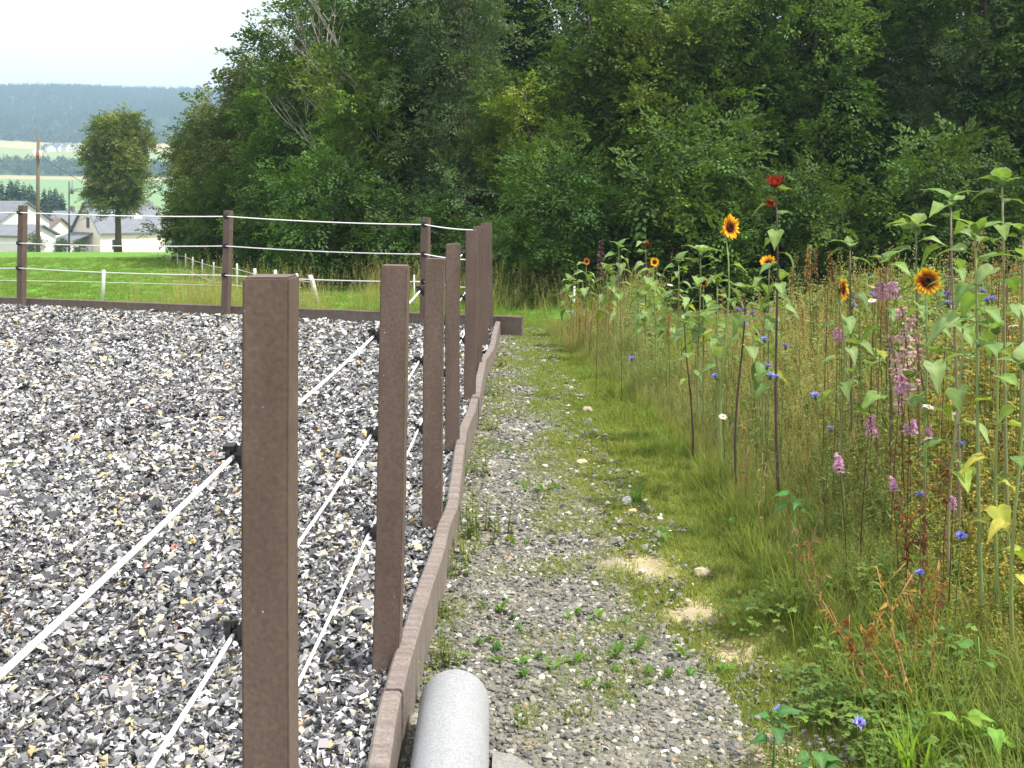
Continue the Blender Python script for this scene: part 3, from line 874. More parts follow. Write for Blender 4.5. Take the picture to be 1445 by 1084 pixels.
def meadow():
    n = 21000
    y = 3.0 + 11 * rng.random(n) ** 1.2; x = meadow_l(y) - .22 + rng.exponential(1.0, n) * (1 + y * .22)
    near = np.clip((6.0 - y) / 2.5, 0, 1)        # low growth close to the camera
    e = x - meadow_l(y)
    k = in_view(x, y, 1.0) & (rng.random(n) > near * .75) & ((y < 9.4) | (x < .135 * y))
    x, y, e, near = x[k], y[k], e[k], near[k]; n = len(x)
    sc = rng.uniform(.5, 1.1, n) * (.8 + .4 * vnoise(x, y, 1.4, 61)) * np.clip(.36 + e * .5, .26, 1.0) * (1 - near * .5)
    return np.stack([x, y, gz(x, y) - .01], 1), rng.uniform(0, 6.28, n), sc, rng.integers(0, 8, n)
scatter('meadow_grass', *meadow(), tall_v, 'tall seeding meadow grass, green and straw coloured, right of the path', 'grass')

def herbs():
    n = 13000
    y = 3.0 + 11 * rng.random(n) ** 1.25; x = meadow_l(y) - .12 + rng.exponential(.9, n) * (1 + y * .2)
    near = np.clip((5.6 - y) / 2.2, 0, 1); e = x - meadow_l(y)
    k = in_view(x, y, 1.0) & ((y < 9.6) | (x < .14 * y)); x, y, e, near = x[k], y[k], e[k], near[k]; n = len(x)
    vi = rng.integers(0, 6, n)
    yel = (x / y > .37) & (x / y < .56) & (rng.random(n) < .8) & (y > 3.6) & (y < 7); vi = np.where(yel, rng.integers(6, 9, n), vi)
    pale = (y > 6.3) & (rng.random(n) < .34); vi = np.where(pale, rng.integers(9, 12, n), vi)
    brown = (y < 6) & (rng.random(n) < .16); vi = np.where(brown, rng.integers(12, 14, n), vi)
    sc = rng.uniform(.55, 1.15, n) * np.clip(.26 + e * .55, .2, 1.1) * (1 - near * .5)
    return np.stack([x, y, gz(x, y) - .01], 1), rng.uniform(0, 6.28, n), sc, vi
scatter('meadow_herbs', *herbs(), herb_v, 'leafy green and yellowing herbs filling the wildflower meadow', 'herbs')

def clovers():
    n = 360
    y = 2.2 + 2.2 * rng.random(n); x = .95 + rng.random(n) * 1.6
    k = (vnoise(x, y, 2.2, 51) > .38) & (x > path_r(y) + .3) & in_view(x, y, .7)
    x, y = x[k], y[k]; n = len(x)
    return np.stack([x, y, gz(x, y) - .005], 1), rng.uniform(0, 6.28, n), rng.uniform(.7, 1.3, n), rng.integers(0, 5, n)
scatter('clover_cover', *clovers(), clov_v, 'low dark green clover carpeting the bank in the near right corner', 'clover')
def nearlong():
    n = 4200
    y = 2.2 + 4.5 * rng.random(n); x = 1.15 + rng.random(n) * 2.4
    k = in_view(x, y, .7) & (x > path_r(y) + .3); x, y = x[k], y[k]; n = len(x)
    return np.stack([x, y, gz(x, y) - .005], 1), rng.uniform(0, 6.28, n), rng.uniform(.6, 1.3, n), rng.integers(0, 6, n)
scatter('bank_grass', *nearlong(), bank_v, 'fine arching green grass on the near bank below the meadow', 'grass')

def field():
    n = 9000
    y = 14 + 22 * rng.random(n) ** 1.4; x = rng.uniform(-1, 0, n) * (y * .52 + 1) + .6
    k = (y > back_y(x) + .2); x, y = x[k], y[k]; n = len(x)
    return np.stack([x, y, gz(x, y) - .01], 1), rng.uniform(0, 6.28, n), rng.uniform(1.0, 1.8, n), rng.integers(0, 4, n)
scatter('field_grass', *field(), lawn_v, 'bright green mown grass of the field behind the far fence', 'grass')
def edge_grass():
    n = 950
    u = rng.random(n)
    x = -6.0 + 8.0 * u; y = np.where(x < -2.6, back_y(x) + .35 + rng.random(n) * 1.6, 15.5 + rng.random(n) * 4)
    k = (rng.random(n) < np.where(x < -5.2, .15, np.where(x < -3.2, 1.0, .75)))
    x, y = x[k], y[k]; n = len(x)
    return np.stack([x, y, gz(x, y) - .01], 1), rng.uniform(0, 6.28, n), rng.uniform(.5, 1.0, n), rng.choice([0, 1, 2, 4, 5], n)
scatter('edge_grass', *edge_grass(), tall_v, 'straggling dry and green grass behind the far fence', 'grass')

# ------------------------------------------------------------------ trees
def spray(seed, L=.62, n=26, leaf=.085, w=.048, droop=.5):
    """a leafy twig along +X: alternate folded leaves"""
    r = np.random.default_rng(seed)
    V, Fq, C = [], [], []
    for i in range(n):
        t = .06 + .94 * i / (n - 1)
        side = 1 if i % 2 else -1
        p = np.array((t * L, r.normal(0, .025), -droop * L * t * t * .45 + r.normal(0, .02)))
        # side twigs carry the leaves away from the axis
        off = r.uniform(0, .20) * (1.1 - t)
        az = side * r.uniform(.45, 1.25) * (1.05 - .35 * t)
        d = np.array((math.cos(az), math.sin(az), r.uniform(-.55, .15))); d /= np.linalg.norm(d)
        p = p + d * off
        up = np.array((r.normal(0, .35), r.normal(0, .35), 1.0)); s = np.cross(d, up); s /= np.linalg.norm(s); nn = np.cross(s, d)
        l = leaf * r.uniform(.7, 1.2); ww = w * r.uniform(.8, 1.15)
        b = len(V)
        V += [p, p + d * l * .45 + s * ww * .5 + nn * ww * .12, p + d * l - nn * l * .12, p + d * l * .45 - s * ww * .5 + nn * ww * .12]
        Fq += [(b, b + 1, b + 2), (b, b + 2, b + 3)]
        k = r.uniform(.8, 1.2); C += [(k, k, k)] * 4
    return np.array(V), np.array(Fq), np.array(C)
SPR = [spray(300 + s, .52, 25, .094, .056, .9) for s in range(10)]
SPR_FINE = [spray(330 + s, .52, 30, .074, .032, .8) for s in range(8)]

def limb(rnd, p, d, L, n, wob, gravity):
    pts = [Vector(p)]
    d = Vector(d).normalized()
    for _ in range(n):
        d = (d + Vector((rnd.gauss(0, wob), rnd.gauss(0, wob), rnd.gauss(0, wob) + gravity))).normalized()
        pts.append(pts[-1] + d * (L / n))
    return pts

def make_tree(seed, H, rad, nb, per, low=.06, pal=None, sprays=SPR, up=.55, droop=-.10, top_thin=1.0, trunk_r=.14, profile=None, sc=1.0, clump=.42, clumps=3):
    """returns (wood mesh, crown mesh) of one tree, base at the origin: limbs end in domed leaf clumps"""
    rnd = random.Random(seed); r = np.random.default_rng(seed)
    wood = MB()
    ph = rnd.uniform(0, 6)
    tr = [Vector((math.sin(i * .9 + ph) * .10 * i / 8, math.cos(i * .7 + ph) * .10 * i / 8, H * .93 * i / 10)) for i in range(11)]
    wood.tube(tr, [trunk_r * (1.25 if i == 0 else 1) * (1 - .085 * i) for i in range(11)], 8)
    pos, dirs, cols, scl = [], [], [], []
    ga = rnd.uniform(0, 6)
    for b in range(nb):
        t = low + (1 - low) * ((b + rnd.random()) / nb) ** .92
        ga += 2.4 + rnd.uniform(-.5, .5)
        L = rad * max(.16, profile(t)) * rnd.uniform(.55, 1.22)
        ti = t * 10 * .97; i0 = min(int(ti), 9); p = tr[i0].lerp(tr[i0 + 1], ti - i0)
        d = Vector((math.cos(ga), math.sin(ga), up * (.5 + t) + rnd.uniform(-.3, .3)))
        pts = limb(rnd, p, d, L, 6, .15, droop)
        wood.tube(pts, [max(.006, trunk_r * .26 * (1 - .14 * q) * (1.1 - t * .6)) for q in range(7)], 4, cap=False)
        bc = np.array(rnd.choice(pal)) * rnd.uniform(.8, 1.2)
        for ci in range(max(1, int(round(clumps * (.4 + L / rad) * (top_thin if t > .7 else 1))))):
            u = rnd.uniform(.42, 1.0) * 6 if ci else 5.9
            k = min(int(u), 5); c = pts[k].lerp(pts[k + 1], u - k)
            out = Vector((c.x, c.y, 0)); out = out.normalized() if out.length > .1 else Vector((1, 0, 0))
            c = c + Vector((rnd.gauss(0, .5), rnd.gauss(0, .5), rnd.gauss(0, .35))) * clump
            cc = bc * rnd.uniform(.82, 1.2) + np.array((.02, .018, 0)) * (rnd.random() ** 3)
            rc = clump * rnd.uniform(.7, 1.35)
            for q in range(per):
                w = Vector((rnd.gauss(0, 1), rnd.gauss(0, 1), rnd.gauss(0, 1))).normalized() + out * .55 + Vector((0, 0, .42))
                if w.z < -.5: w.z *= .3
                w.normalize()
                pos.append(c + w * rc * .18 + Vector((0, 0, rnd.gauss(0, .05)))); dirs.append(w); cols.append(cc * rnd.uniform(.85, 1.2)); scl.append(rc / .45)
    P = np.array([p[:] for p in pos]); N = len(P); D = np.array([d[:] for d in dirs]); K = np.array(cols)
    rz = np.arctan2(D[:, 1], D[:, 0]); ry = -np.arcsin(np.clip(D[:, 2], -1, 1)); rx = r.normal(0, .6, N)
    Mx = rot_mats(rx, ry, rz) * (sc * np.array(scl) ** .6 * r.uniform(.8, 1.2, N))[:, None, None]
    w = r.integers(0, len(sprays), N)
    parts = [replicate(sprays[q], Mx[w == q], P[w == q], K[w == q]) for q in range(len(sprays)) if (w == q).any()]
    V, f, C = join(parts)
    return wood.mesh('trunk', M_bark, True, False), npmesh('crown', V, f, M_leaf, C)

PAL_DARK = [(.042, .09, .022), (.054, .11, .025), (.035, .076, .02), (.078, .145, .031)]
PAL_MID = [(.072, .145, .028), (.095, .175, .032), (.125, .215, .038), (.06, .12, .026)]
PAL_YEL = [(.115, .19, .032), (.16, .24, .038), (.09, .16, .03), (.20, .27, .045)]
PAL_GREY = [(.085, .14, .06), (.105, .16, .075), (.07, .12, .05), (.12, .18, .07)]
PAL_OLIVE = [(.10, .14, .038), (.085, .125, .036), (.07, .105, .03), (.13, .155, .045)]
PAL_LIME = [(.15, .19, .045), (.12, .165, .04), (.10, .14, .036), (.19, .22, .055)]
hb = lambda t: (1 - .38 * t) * (.85 + .2 * math.sin(t * 9)) if t < .9 else .5
bush = lambda t: math.sin(math.pi * (.18 + .75 * t)) ** .6
V_HORN = make_tree(1, 7.6, 1.9, 66, 11, .03, PAL_MID, profile=hb, up=.3, droop=-.12, clump=.56, clumps=2)
V_YEL = make_tree(2, 7.2, 1.8, 64, 11, .03, PAL_YEL, profile=hb, up=.4, droop=-.13, clump=.54, clumps=2)
V_DARK = make_tree(3, 9.0, 2.1, 74, 11, .03, PAL_DARK, profile=hb, up=.5, droop=-.08, clump=.62, clumps=2)
V_GREY = make_tree(4, 7.8, 1.7, 66, 11, .04, PAL_GREY, sprays=SPR_FINE, profile=hb, up=.8, droop=-.05, clump=.55, clumps=2)
V_OLIV = make_tree(5, 6.4, 2.0, 70, 10, .05, PAL_OLIVE, profile=bush, up=.6, droop=-.05, clump=.56, clumps=2)
V_TALL = make_tree(6, 11.5, 2.3, 80, 7, .22, PAL_DARK, profile=hb, up=.7, droop=-.03, top_thin=.8, clump=.5)
V_SHRUB = make_tree(7, 2.6, 1.15, 34, 6, .04, PAL_DARK + PAL_MID[:2], profile=bush, up=.5, droop=-.1, trunk_r=.05, clump=.34)

def tree(variant, px, d, label, rz=0., sc=1., group='trees of the wood edge', name='broadleaf_tree', x=None):
    X = PX(px, d) if x is None else x
    t = empty(name, (X, d, float(gz(X, d)) - .05), label, 'tree', group, rz)
    obj('trunk', variant[0], t, sc=sc); obj('crown', variant[1], t, sc=sc)
    return t
# front row, from the field corner on the left to the right edge
tree(V_OLIV, 302, 33.0, 'rounded dark tree at the left end of the wood beside the lone lime tree', 1.0, .74)
tree(V_DARK, 276, 37.0, 'small dark tree furthest left in the wood edge', .4, .52)
tree(V_OLIV, 378, 30.5, 'brownish green tree in the wood edge behind the second far fence post', 2.7, .92)
tree(V_HORN, 420, 27.5, 'green tree in the wood edge sloping down to the left of the bare branches', 0.3, .92)
tree(V_YEL, 512, 22.4, 'yellow green broad-leaved tree lit behind the bare pale branches', 1.9, .72)
tree(V_DARK, 590, 23.5, 'dark tree between the yellow green tree and the pale willow', 4.2, .88)
tree(V_GREY, 655, 21.8, 'pale grey green willow-like tree above the fence corner', .8, .86)
tree(V_YEL, 745, 20.9, 'hornbeam with feathery yellow green sprays behind the end of the kerb', 3.1, .60)
tree(V_HORN, 830, 22.2, 'dense hornbeam above the small reddish sunflower', 5.2, .80)
tree(V_YEL, 925, 21.4, 'bright yellow green tree rising behind the small yellow sunflower', 4.4, .84)
tree(V_HORN, 1010, 21.0, 'mid green hornbeam behind the tall yellow sunflower', 1.2, .78)
tree(V_DARK, 1075, 22.6, 'dark tree behind the tall red sunflower', 2.1, .80)
tree(V_HORN, 1150, 21.2, 'layered hornbeam right of the tall red sunflower', 3.7, .84)
tree(V_DARK, 1235, 21.8, 'dark green tree behind the sideways yellow sunflower', .2, .78)
tree(V_GREY, 1305, 21.0, 'fine-leaved grey green shrubby tree behind the round yellow sunflower', 2.2, .66)
tree(V_DARK, 1385, 21.0, 'dark round-clumped tree behind the leafy sunflower tops on the right', 5.4, .82)
tree(V_HORN, 1470, 21.4, 'dark green tree cut by the right edge of the picture', 4.9, .86)
tree(V_DARK, 1560, 21.2, 'dark tree just beyond the right edge of the wood in view', 2.9, .86)
# taller trees behind
for (px, d, rz, s, lab) in ((352, 40, 2.0, .60, 'tall dark tree rising behind the brownish left trees'), (452, 33, .6, .84, 'tall tree behind the bare pale branches'),
                           (520, 29, 4.1, .92, 'tall tree whose top leaves the picture above the bare branches'), (615, 27.5, 1.1, .92, 'tall dark tree behind the pale willow'),
                           (705, 28, 3.0, .90, 'tall tree with sky gaps above the fence corner'), (800, 27, 5.5, .95, 'tall dark tree behind the feathery hornbeam'),
                           (890, 28, .3, .95, 'tall tree behind the bright yellow green tree'), (980, 27, 2.4, .92, 'tall tree above the tall yellow sunflower'),
                           (1090, 27.5, 4.6, .95, 'tall tree with sky gaps above the red sunflower'), (1190, 28, 1.6, .92, 'tall tree with sky gaps above the sideways sunflower'),
                           (1290, 27, 3.5, .98, 'tall dark tree above the round yellow sunflower'), (1390, 28, .9, .95, 'tall dark tree above the leafy sunflower tops'), (1500, 27, 5.0, .95, 'tall dark tree behind the right edge of the picture')):
    tree(V_TALL, px, d, lab, rz, s, 'tall trees behind the wood edge')
# deeper trees that close the wood
for (px, d, rz, s, lab) in ((400, 44, 1.0, .8, 'deep tree seen low between the left trunks'), (500, 40, 2.0, .8, 'deep tree seen low behind the yellow green tree'), (600, 36, 3.0, .8, 'deep tree seen low behind the dark tree'), (700, 34, 4.0, .8, 'deep tree seen low behind the willow'),
                       (790, 34, 5.0, .8, 'deep tree seen low behind the feathery hornbeam'), (880, 34, .5, .8, 'deep tree seen low behind the dense hornbeam'), (970, 34, 1.5, .8, 'deep tree seen low behind the bright tree'), (1060, 34, 2.5, .8, 'deep tree seen low behind the dark sunflower tree'),
                       (1150, 34, 3.5, .8, 'deep tree seen low behind the layered hornbeam'), (1240, 34, 4.5, .8, 'deep tree seen low behind the dark green tree'), (1330, 34, 5.5, .8, 'deep tree seen low behind the grey green shrubby tree'), (1430, 34, .7, .8, 'deep tree seen low behind the right trees')):
    tree(V_DARK, px, d, lab, rz, s, 'trees deep in the wood')
# shrubs at the foot of the wood
for i, (px, d, s, lab) in enumerate(((470, 21.0, 0.95, 'low shrub under the yellow green tree'), (545, 20.6, 0.45, 'low shrub left of the third far fence post'), (620, 20.2, 0.60, 'low shrub behind the near fence posts'),
                                 (700, 19.8, 0.50, 'low shrub behind the fence corner'), (790, 17.5, 0.91, 'low shrub behind the end of the meadow'), (880, 17.5, 0.62, 'low shrub behind the dark red sunflower bud'), (975, 17.3, 1.10, 'low shrub behind the orange sunflower'),
                                 (1060, 17.5, 0.67, 'low shrub behind the dark bare stem'), (1140, 17.3, 0.81, 'low shrub behind the leafy right side of the red sunflower'), (1235, 17.4, 0.57, 'low shrub behind the meadow seed stalks'), (1330, 17.2, 1.00, 'low shrub behind the tall leafy sunflowers'), (1425, 17.3, 0.72, 'low shrub at the right edge of the wood foot'))):
    t = tree(V_SHRUB, px, d, lab, i * 1.3, s, 'shrubs at the foot of the wood', 'shrub'); t['category'] = 'shrub'
for i, (px, d, s, lab) in enumerate(((330, 29.0, .9, 'low shrub beside the road under the brownish tree'), (395, 26.0, .9, 'low dark shrub behind the leaning white post'), (284, 33.0, .8, 'low shrub at the road end of the wood'))):
    t = tree(V_SHRUB, px, d, lab, i * 2.1, s, 'shrubs at the foot of the wood', 'shrub'); t['category'] = 'shrub'

# the dead tree with bleached limbs
def dead_tree(px, d, H, lean, seed, label, stem=1.0):
    rnd = random.Random(seed); m = MB(); X = PX(px, d)
    def grow(p, dr, L, r_, lev):
        pts = limb(rnd, p, dr, L, 7, .10, .02)
        m.tube(pts, [r_ * (1 - .11 * q) for q in range(8)], 5 if lev else 7, cap=False)
        if lev >= 3: return
        for q in range((5, 4, 2)[lev]):
            k = rnd.randint(2 if lev else 1, 6); c = pts[k]; dd = (pts[k + 1] - pts[k]).normalized()
            a = Vector((rnd.gauss(-.25, .5), rnd.gauss(-.25, .35), rnd.uniform(.0, .7)))
            grow(c, (dd * .8 + a), L * rnd.uniform(.4, .65), r_ * .5, lev + 1)
    t = empty('bare_tree', (X, d, float(gz(X, d)) - .05), label, 'tree')
    m.tube([(0, 0, 0), (0, 0, stem)], [.04, .028], 7, cap=False)
    grow((0, 0, stem), (lean, 0, 1), H, .025, 0)
    obj('trunk', m.mesh('trunk', M_dead, True, False), t)
dead_tree(560, 22.2, 3.0, -.42, 5, 'dead tree with bleached bare limbs in front of the dark wood', 1.6)
dead_tree(505, 23.6, 2.6, -.7, 9, 'dead tree leaning left with thin grey twigs low in the wood edge', 1.2)
dead_tree(535, 22.6, 3.2, -.1, 17, 'slender bare tree with pale upright limbs left of the willow', 2.4)
dead_tree(470, 24.5, 3.6, .15, 12, 'bare pale upright tree rising out of the wood edge on the left', 3.0)

# the lone lime tree on the field
lime = make_tree(21, 7.8, 1.36, 104, 9, .30, PAL_LIME, profile=lambda t: math.sin(math.pi * min(1, max(0, (t - .2) / .86))) ** .5 + .12, up=.55, droop=-.04, trunk_r=.2, clump=.44, sc=1.1)
tree(lime, 166, 60, 'lone egg-shaped lime tree in front of the cream house', .5, 1.0, None, 'lime_tree')

# ------------------------------------------------------------------ sunflowers
def sf_leaf(seed, c):
    r = random.Random(seed); m = MB()
    rows = [(-.07, .20), (0, .33), (.14, .43), (.32, .40), (.52, .29), (.72, .17), (.88, .07), (1.0, 0.0)]
    k = r.uniform(.35, 1.0); side = r.uniform(-.2, .2); fold = r.uniform(.10, .38); wav = r.uniform(0, 6)
    vs_, fs_, cs = [], [], []
    for i, (t, w) in enumerate(rows):
        zc = -k * t * t; yc = side * t * t
        for j, u in enumerate((-1, -.5, 0, .5, 1)):
            z = zc + abs(u) * w * fold + .05 * math.sin(i * 1.9 + u * 3 + wav) * abs(u) + (.022 if i % 2 else -.018) * (abs(u) == .5)
            x = t + (.07 if (i == 0 and u == 0) else 0) - (.04 * abs(u) if i == 0 else 0)
            vs_.append((x, yc + u * w, z)); g = (1.22 if u == 0 else (1.08 if i % 2 else .9)) * r.uniform(.9, 1.1)
            cs.append(tuple(q * g for q in c))
    for i in range(len(rows) - 1):
        for j in range(4): fs_.append((i * 5 + j, (i + 1) * 5 + j, (i + 1) * 5 + j + 1, i * 5 + j + 1))
    m.add(vs_, fs_, cs)
    # petiole: from the stem (origin of the leaf object lies at the stem)
    pet = .55
    m.v = [(v[0] + pet * .92, v[1], v[2] + pet * .30) for v in m.v]
    m.tube([(0, 0, 0), (pet * .4, 0, pet * .26), (pet * .8, 0, pet * .36), (pet * .97, 0, pet * .30)], [.03, .022, .02, .016], 5, tuple(q * 1.1 for q in c))
    return m.mesh('leaf', M_sfleaf, True)
SFG = [(.16, .255, .075), (.18, .29, .075), (.125, .215, .055), (.21, .305, .11)]
LEAVES = [sf_leaf(400 + s, SFG[s % 4]) for s in range(8)]
LEAVES_Y = [sf_leaf(420 + s, ((.33, .36, .06), (.42, .38, .07), (.24, .34, .05))[s % 3]) for s in range(4)]

def petal_mesh(seed, tip, basec, L=1.0, w=.34, edge=.25):
    r = random.Random(seed); m = MB()
    rows = [(0, .3), (.25, .8), (.55, 1.0), (.8, .65), (1.0, 0)]
    vs_, cs = [], []; cup = r.uniform(-.15, .25)
    for t, ww in rows:
        c = mixc(basec, tip, min(1, max(0, (t - edge) / .3)))
        z = cup * t * t
        for u in (-1, 0, 1): vs_.append((t * L, u * ww * w / 2, z - abs(u) * .03)); cs.append(c)
    m.add(vs_, [(i * 3 + j, (i + 1) * 3 + j, (i + 1) * 3 + j + 1, i * 3 + j + 1) for i in range(4) for j in range(2)], cs)
    return m.mesh('petal', M_petal, True)
PET = {'yellow': [petal_mesh(s, (.82, .44, .012), (.45, .12, .012)) for s in range(3)],
       'ring': [petal_mesh(10 + s, (.85, .46, .012), (.20, .028, .008), edge=.42) for s in range(3)],
       'red': [petal_mesh(20 + s, (.30, .045, .018), (.12, .012, .01)) for s in range(3)],
       'orange': [petal_mesh(30 + s, (.55, .16, .02), (.2, .03, .012)) for s in range(3)]}
def disc_mesh():
    m = MB(); n = 18; vs_, cs, fs_ = [], [], []
    prof = [(1, -.05), (.95, .16), (.72, .26), (.42, .22), (.18, .14)]
    for i, (r_, z) in enumerate(prof):
        c = ((.20, .06, .015), (.16, .045, .012), (.10, .03, .012), (.05, .02, .012), (.035, .02, .012))[i]
        for k in range(n):
            a = 2 * math.pi * k / n; vs_.append((r_ * math.cos(a), r_ * math.sin(a), z + random.uniform(-.03, .03))); cs.append(c)
    vs_.append((0, 0, .11)); cs.append((.035, .025, .014))
    for i in range(4):
        for k in range(n): fs_.append((i * n + k, i * n + (k + 1) % n, (i + 1) * n + (k + 1) % n, (i + 1) * n + k))
    for k in range(n): fs_.append((4 * n + k, 4 * n + (k + 1) % n, 5 * n))
    m.add(vs_, fs_, cs)
    return m.mesh('disc', M_seed, True)
def calyx_mesh():
    m = MB(); n = 12; c = (.11, .2, .05)
    vs_ = [(.18 * math.cos(2 * math.pi * k / n), .18 * math.sin(2 * math.pi * k / n), -.75) for k in range(n)] + [(.9 * math.cos(2 * math.pi * k / n), .9 * math.sin(2 * math.pi * k / n), -.2) for k in range(n)] + [(0, 0, -.1)]
    m.add(vs_, [(k, (k + 1) % n, n + (k + 1) % n, n + k) for k in range(n)] + [(n + k, n + (k + 1) % n, 2 * n) for k in range(n)], c)
    for k in range(16):
        a = 2 * math.pi * k / 16 + .2
        leaflet(m, (.75 * math.cos(a), .75 * math.sin(a), -.25), (math.cos(a), math.sin(a), .1), (0, 0, 1), .75, .3, c)
    return m.mesh('calyx', M_sfleaf, True)
DISC, CALYX = disc_mesh(), calyx_mesh()

def sunflower(px, py, d, label, head=None, leaves=9, span=(.3, .97), lsize=.12, lean=(0, 0), stem_c=(.16, .2, .075), yellow=0., bud=True, seed=0, top_leaves=4):
    """px,py: photo point of the plant's top; head=(kind, radius, facing vector, petals, spread)"""
    rnd = random.Random(seed * 13 + 5)
    X, Zt = PX(px, d), PZ(py, d)
    bx, by = X - lean[0], d - lean[1]
    b = Vector((bx, by, float(gz(bx, by)) - .02))
    H = Zt - b.z
    t = empty('sunflower', b, label, 'sunflower', 'sunflowers in the meadow')
    m = MB(); n = 8; sway = rnd.uniform(-.02, .02)
    tip = Vector((lean[0], lean[1], H))
    face = Vector(head[2]).normalized() if head else Vector((0, 0, 1))
    line = []
    for i in range(n + 1):
        u = i / n
        line.append(Vector((tip.x * u + sway * math.sin(u * 5), tip.y * u, H * u)))
    if head:
        hc = tip.copy(); line[-1] = hc - face * head[1] * .45
        line[-2] = line[-2].lerp(line[-1] - Vector((0, 0, H / n)), .5)
    rb = .0055 + .0026 * min(1.4, H)
    m.tube(line, [rb * (1 - .55 * i / n) for i in range(n + 1)], 7, stem_c)
    obj('stem', m.mesh('stem', M_stem, True), t)
    ga = rnd.uniform(0, 6)
    leaves = int(leaves * 1.3)
    for i in range(leaves):
        u = span[0] + (span[1] - span[0]) * (i + .5 * rnd.random()) / max(1, leaves - 1); u = min(u, .985)
        k = min(int(u * n), n - 1); p = line[k].lerp(line[k + 1], u * n - k)
        ga += 2.4 + rnd.uniform(-.4, .4)
        s = 1.12 * lsize * rnd.uniform(.7, 1.2) * (1.05 - .3 * u if u > .6 else 1)
        pitch = rnd.uniform(-.15, .55) - (.5 if u > .9 else 0)
        pool = LEAVES_Y if rnd.random() < yellow * (1.25 - u) else LEAVES
        obj('leaf', rnd.choice(pool), t, p, (rnd.uniform(-.35, .35), pitch, ga), s)
    if head:
        kind, rad, fv, np_, spread = head
        q = face.to_track_quat('Z', 'Y').to_euler()
        hd = obj('flower_head', CALYX, t, hc, q, rad * .55)
        obj('disc', DISC, hd, (0, 0, .1), (0, 0, 0), (.72, .72, .8))
        for lay in (0, 1):
            for k in range(np_):
                a = 2 * math.pi * (k + .5 * lay) / np_ + rnd.uniform(-.08, .08)
                L = rnd.uniform(.9, 1.15) * (1.12 if lay else 1.28)
                e = obj('petal', rnd.choice(PET[kind]), hd, (math.cos(a) * .58, math.sin(a) * .58, .02 + .05 * lay), (rnd.uniform(-.3, .3), -(spread + rnd.uniform(-.18, .18) + .12 * lay), a), (L, L, L))
    elif bud:
        for i in range(top_leaves):      # folded young leaves round the bud
            ga += 1.7
            obj('leaf', rnd.choice(LEAVES), t, line[-1] - Vector((0, 0, .01)), (rnd.uniform(-.3, .3), rnd.uniform(-1.15, -.3), ga), lsize * rnd.uniform(.5, .95))
        mb = MB(); v, f = ico(1); mb.add([(x * .018, y * .018, z * .02 + .012) for x, y, z in v], [tuple(q) for q in f], (.13, .22, .06))
        obj('bud', mb.mesh('bud', M_sfleaf, True), t, line[-1])
    return t
DK = (.075, .045, .04)
sunflower(1094, 262, 5.7, 'tallest sunflower with dark stem and upright red petals', ('red', .075, (-.15, -.35, .9), 12, 1.1), 9, (.62, .97), .105, (-.02, 0), DK, seed=1)
tall_red = bpy.data.objects['sunflower']
hd2 = obj('flower_head', CALYX, tall_red, (-.045, -.03, PZ(283, 5.7) - tall_red.location.z), Vector((-.5, -.5, -.6)).to_track_quat('Z', 'Y').to_euler(), .026)
for k in range(12):
    obj('petal', PET['red'][k % 3], hd2, (math.cos(k * .524) * .5, math.sin(k * .524) * .5, .05), (.2, -1.0, k * .524), 1.3)
sunflower(1029, 321, 6.3, 'yellow sunflower with reddish centre facing right above the meadow', ('yellow', .077, (.55, -.8, .12), 18, .12), 8, (.45, .84), .11, (.05, 0), (.2, .28, .09), seed=2)
sunflower(1308, 397, 4.9, 'round yellow sunflower with dark red ring facing the camera', ('ring', .064, (-.08, -1, .10), 19, .08), 8, (.5, .86), .115, (.01, 0), (.17, .25, .08), seed=3)
sunflower(1188, 408, 5.3, 'yellow sunflower seen half from the side beside lilac flowers', ('ring', .058, (.78, -.6, .05), 17, .15), 7, (.5, .88), .10, (-.02, 0), (.15, .2, .07), seed=4)
sunflower(923, 370, 10.0, 'small yellow sunflower in front of the wood', ('yellow', .045, (.1, -1, .2), 15, .15), 9, (.55, .9), .11, (0, 0), (.2, .27, .09), seed=5)
sunflower(1084, 371, 6.9, 'yellow sunflower partly hidden behind a large leaf near the dark stem', ('yellow', .06, (-.3, -.5, .8), 16, .5), 9, (.55, .95), .12, (0, 0), seed=6)
sunflower(827, 369, 12.2, 'small reddish sunflower at the left end of the sunflower row', ('orange', .042, (.2, -1, .1), 14, .4), 10, (.55, .95), .12, (0, 0), seed=7)
sunflower(911, 342, 10.8, 'thin sunflower with a wilted dark red head above the others', ('red', .05, (.3, -.5, -.7), 12, .9), 9, (.45, .95), .13, (0, 0), (.15, .13, .07), seed=8)
sunflower(992, 398, 7.5, 'small orange red sunflower among broad leaves', ('orange', .042, (-.3, -1, .1), 14, .5), 9, (.55, .95), .11, (0, 0), seed=9)
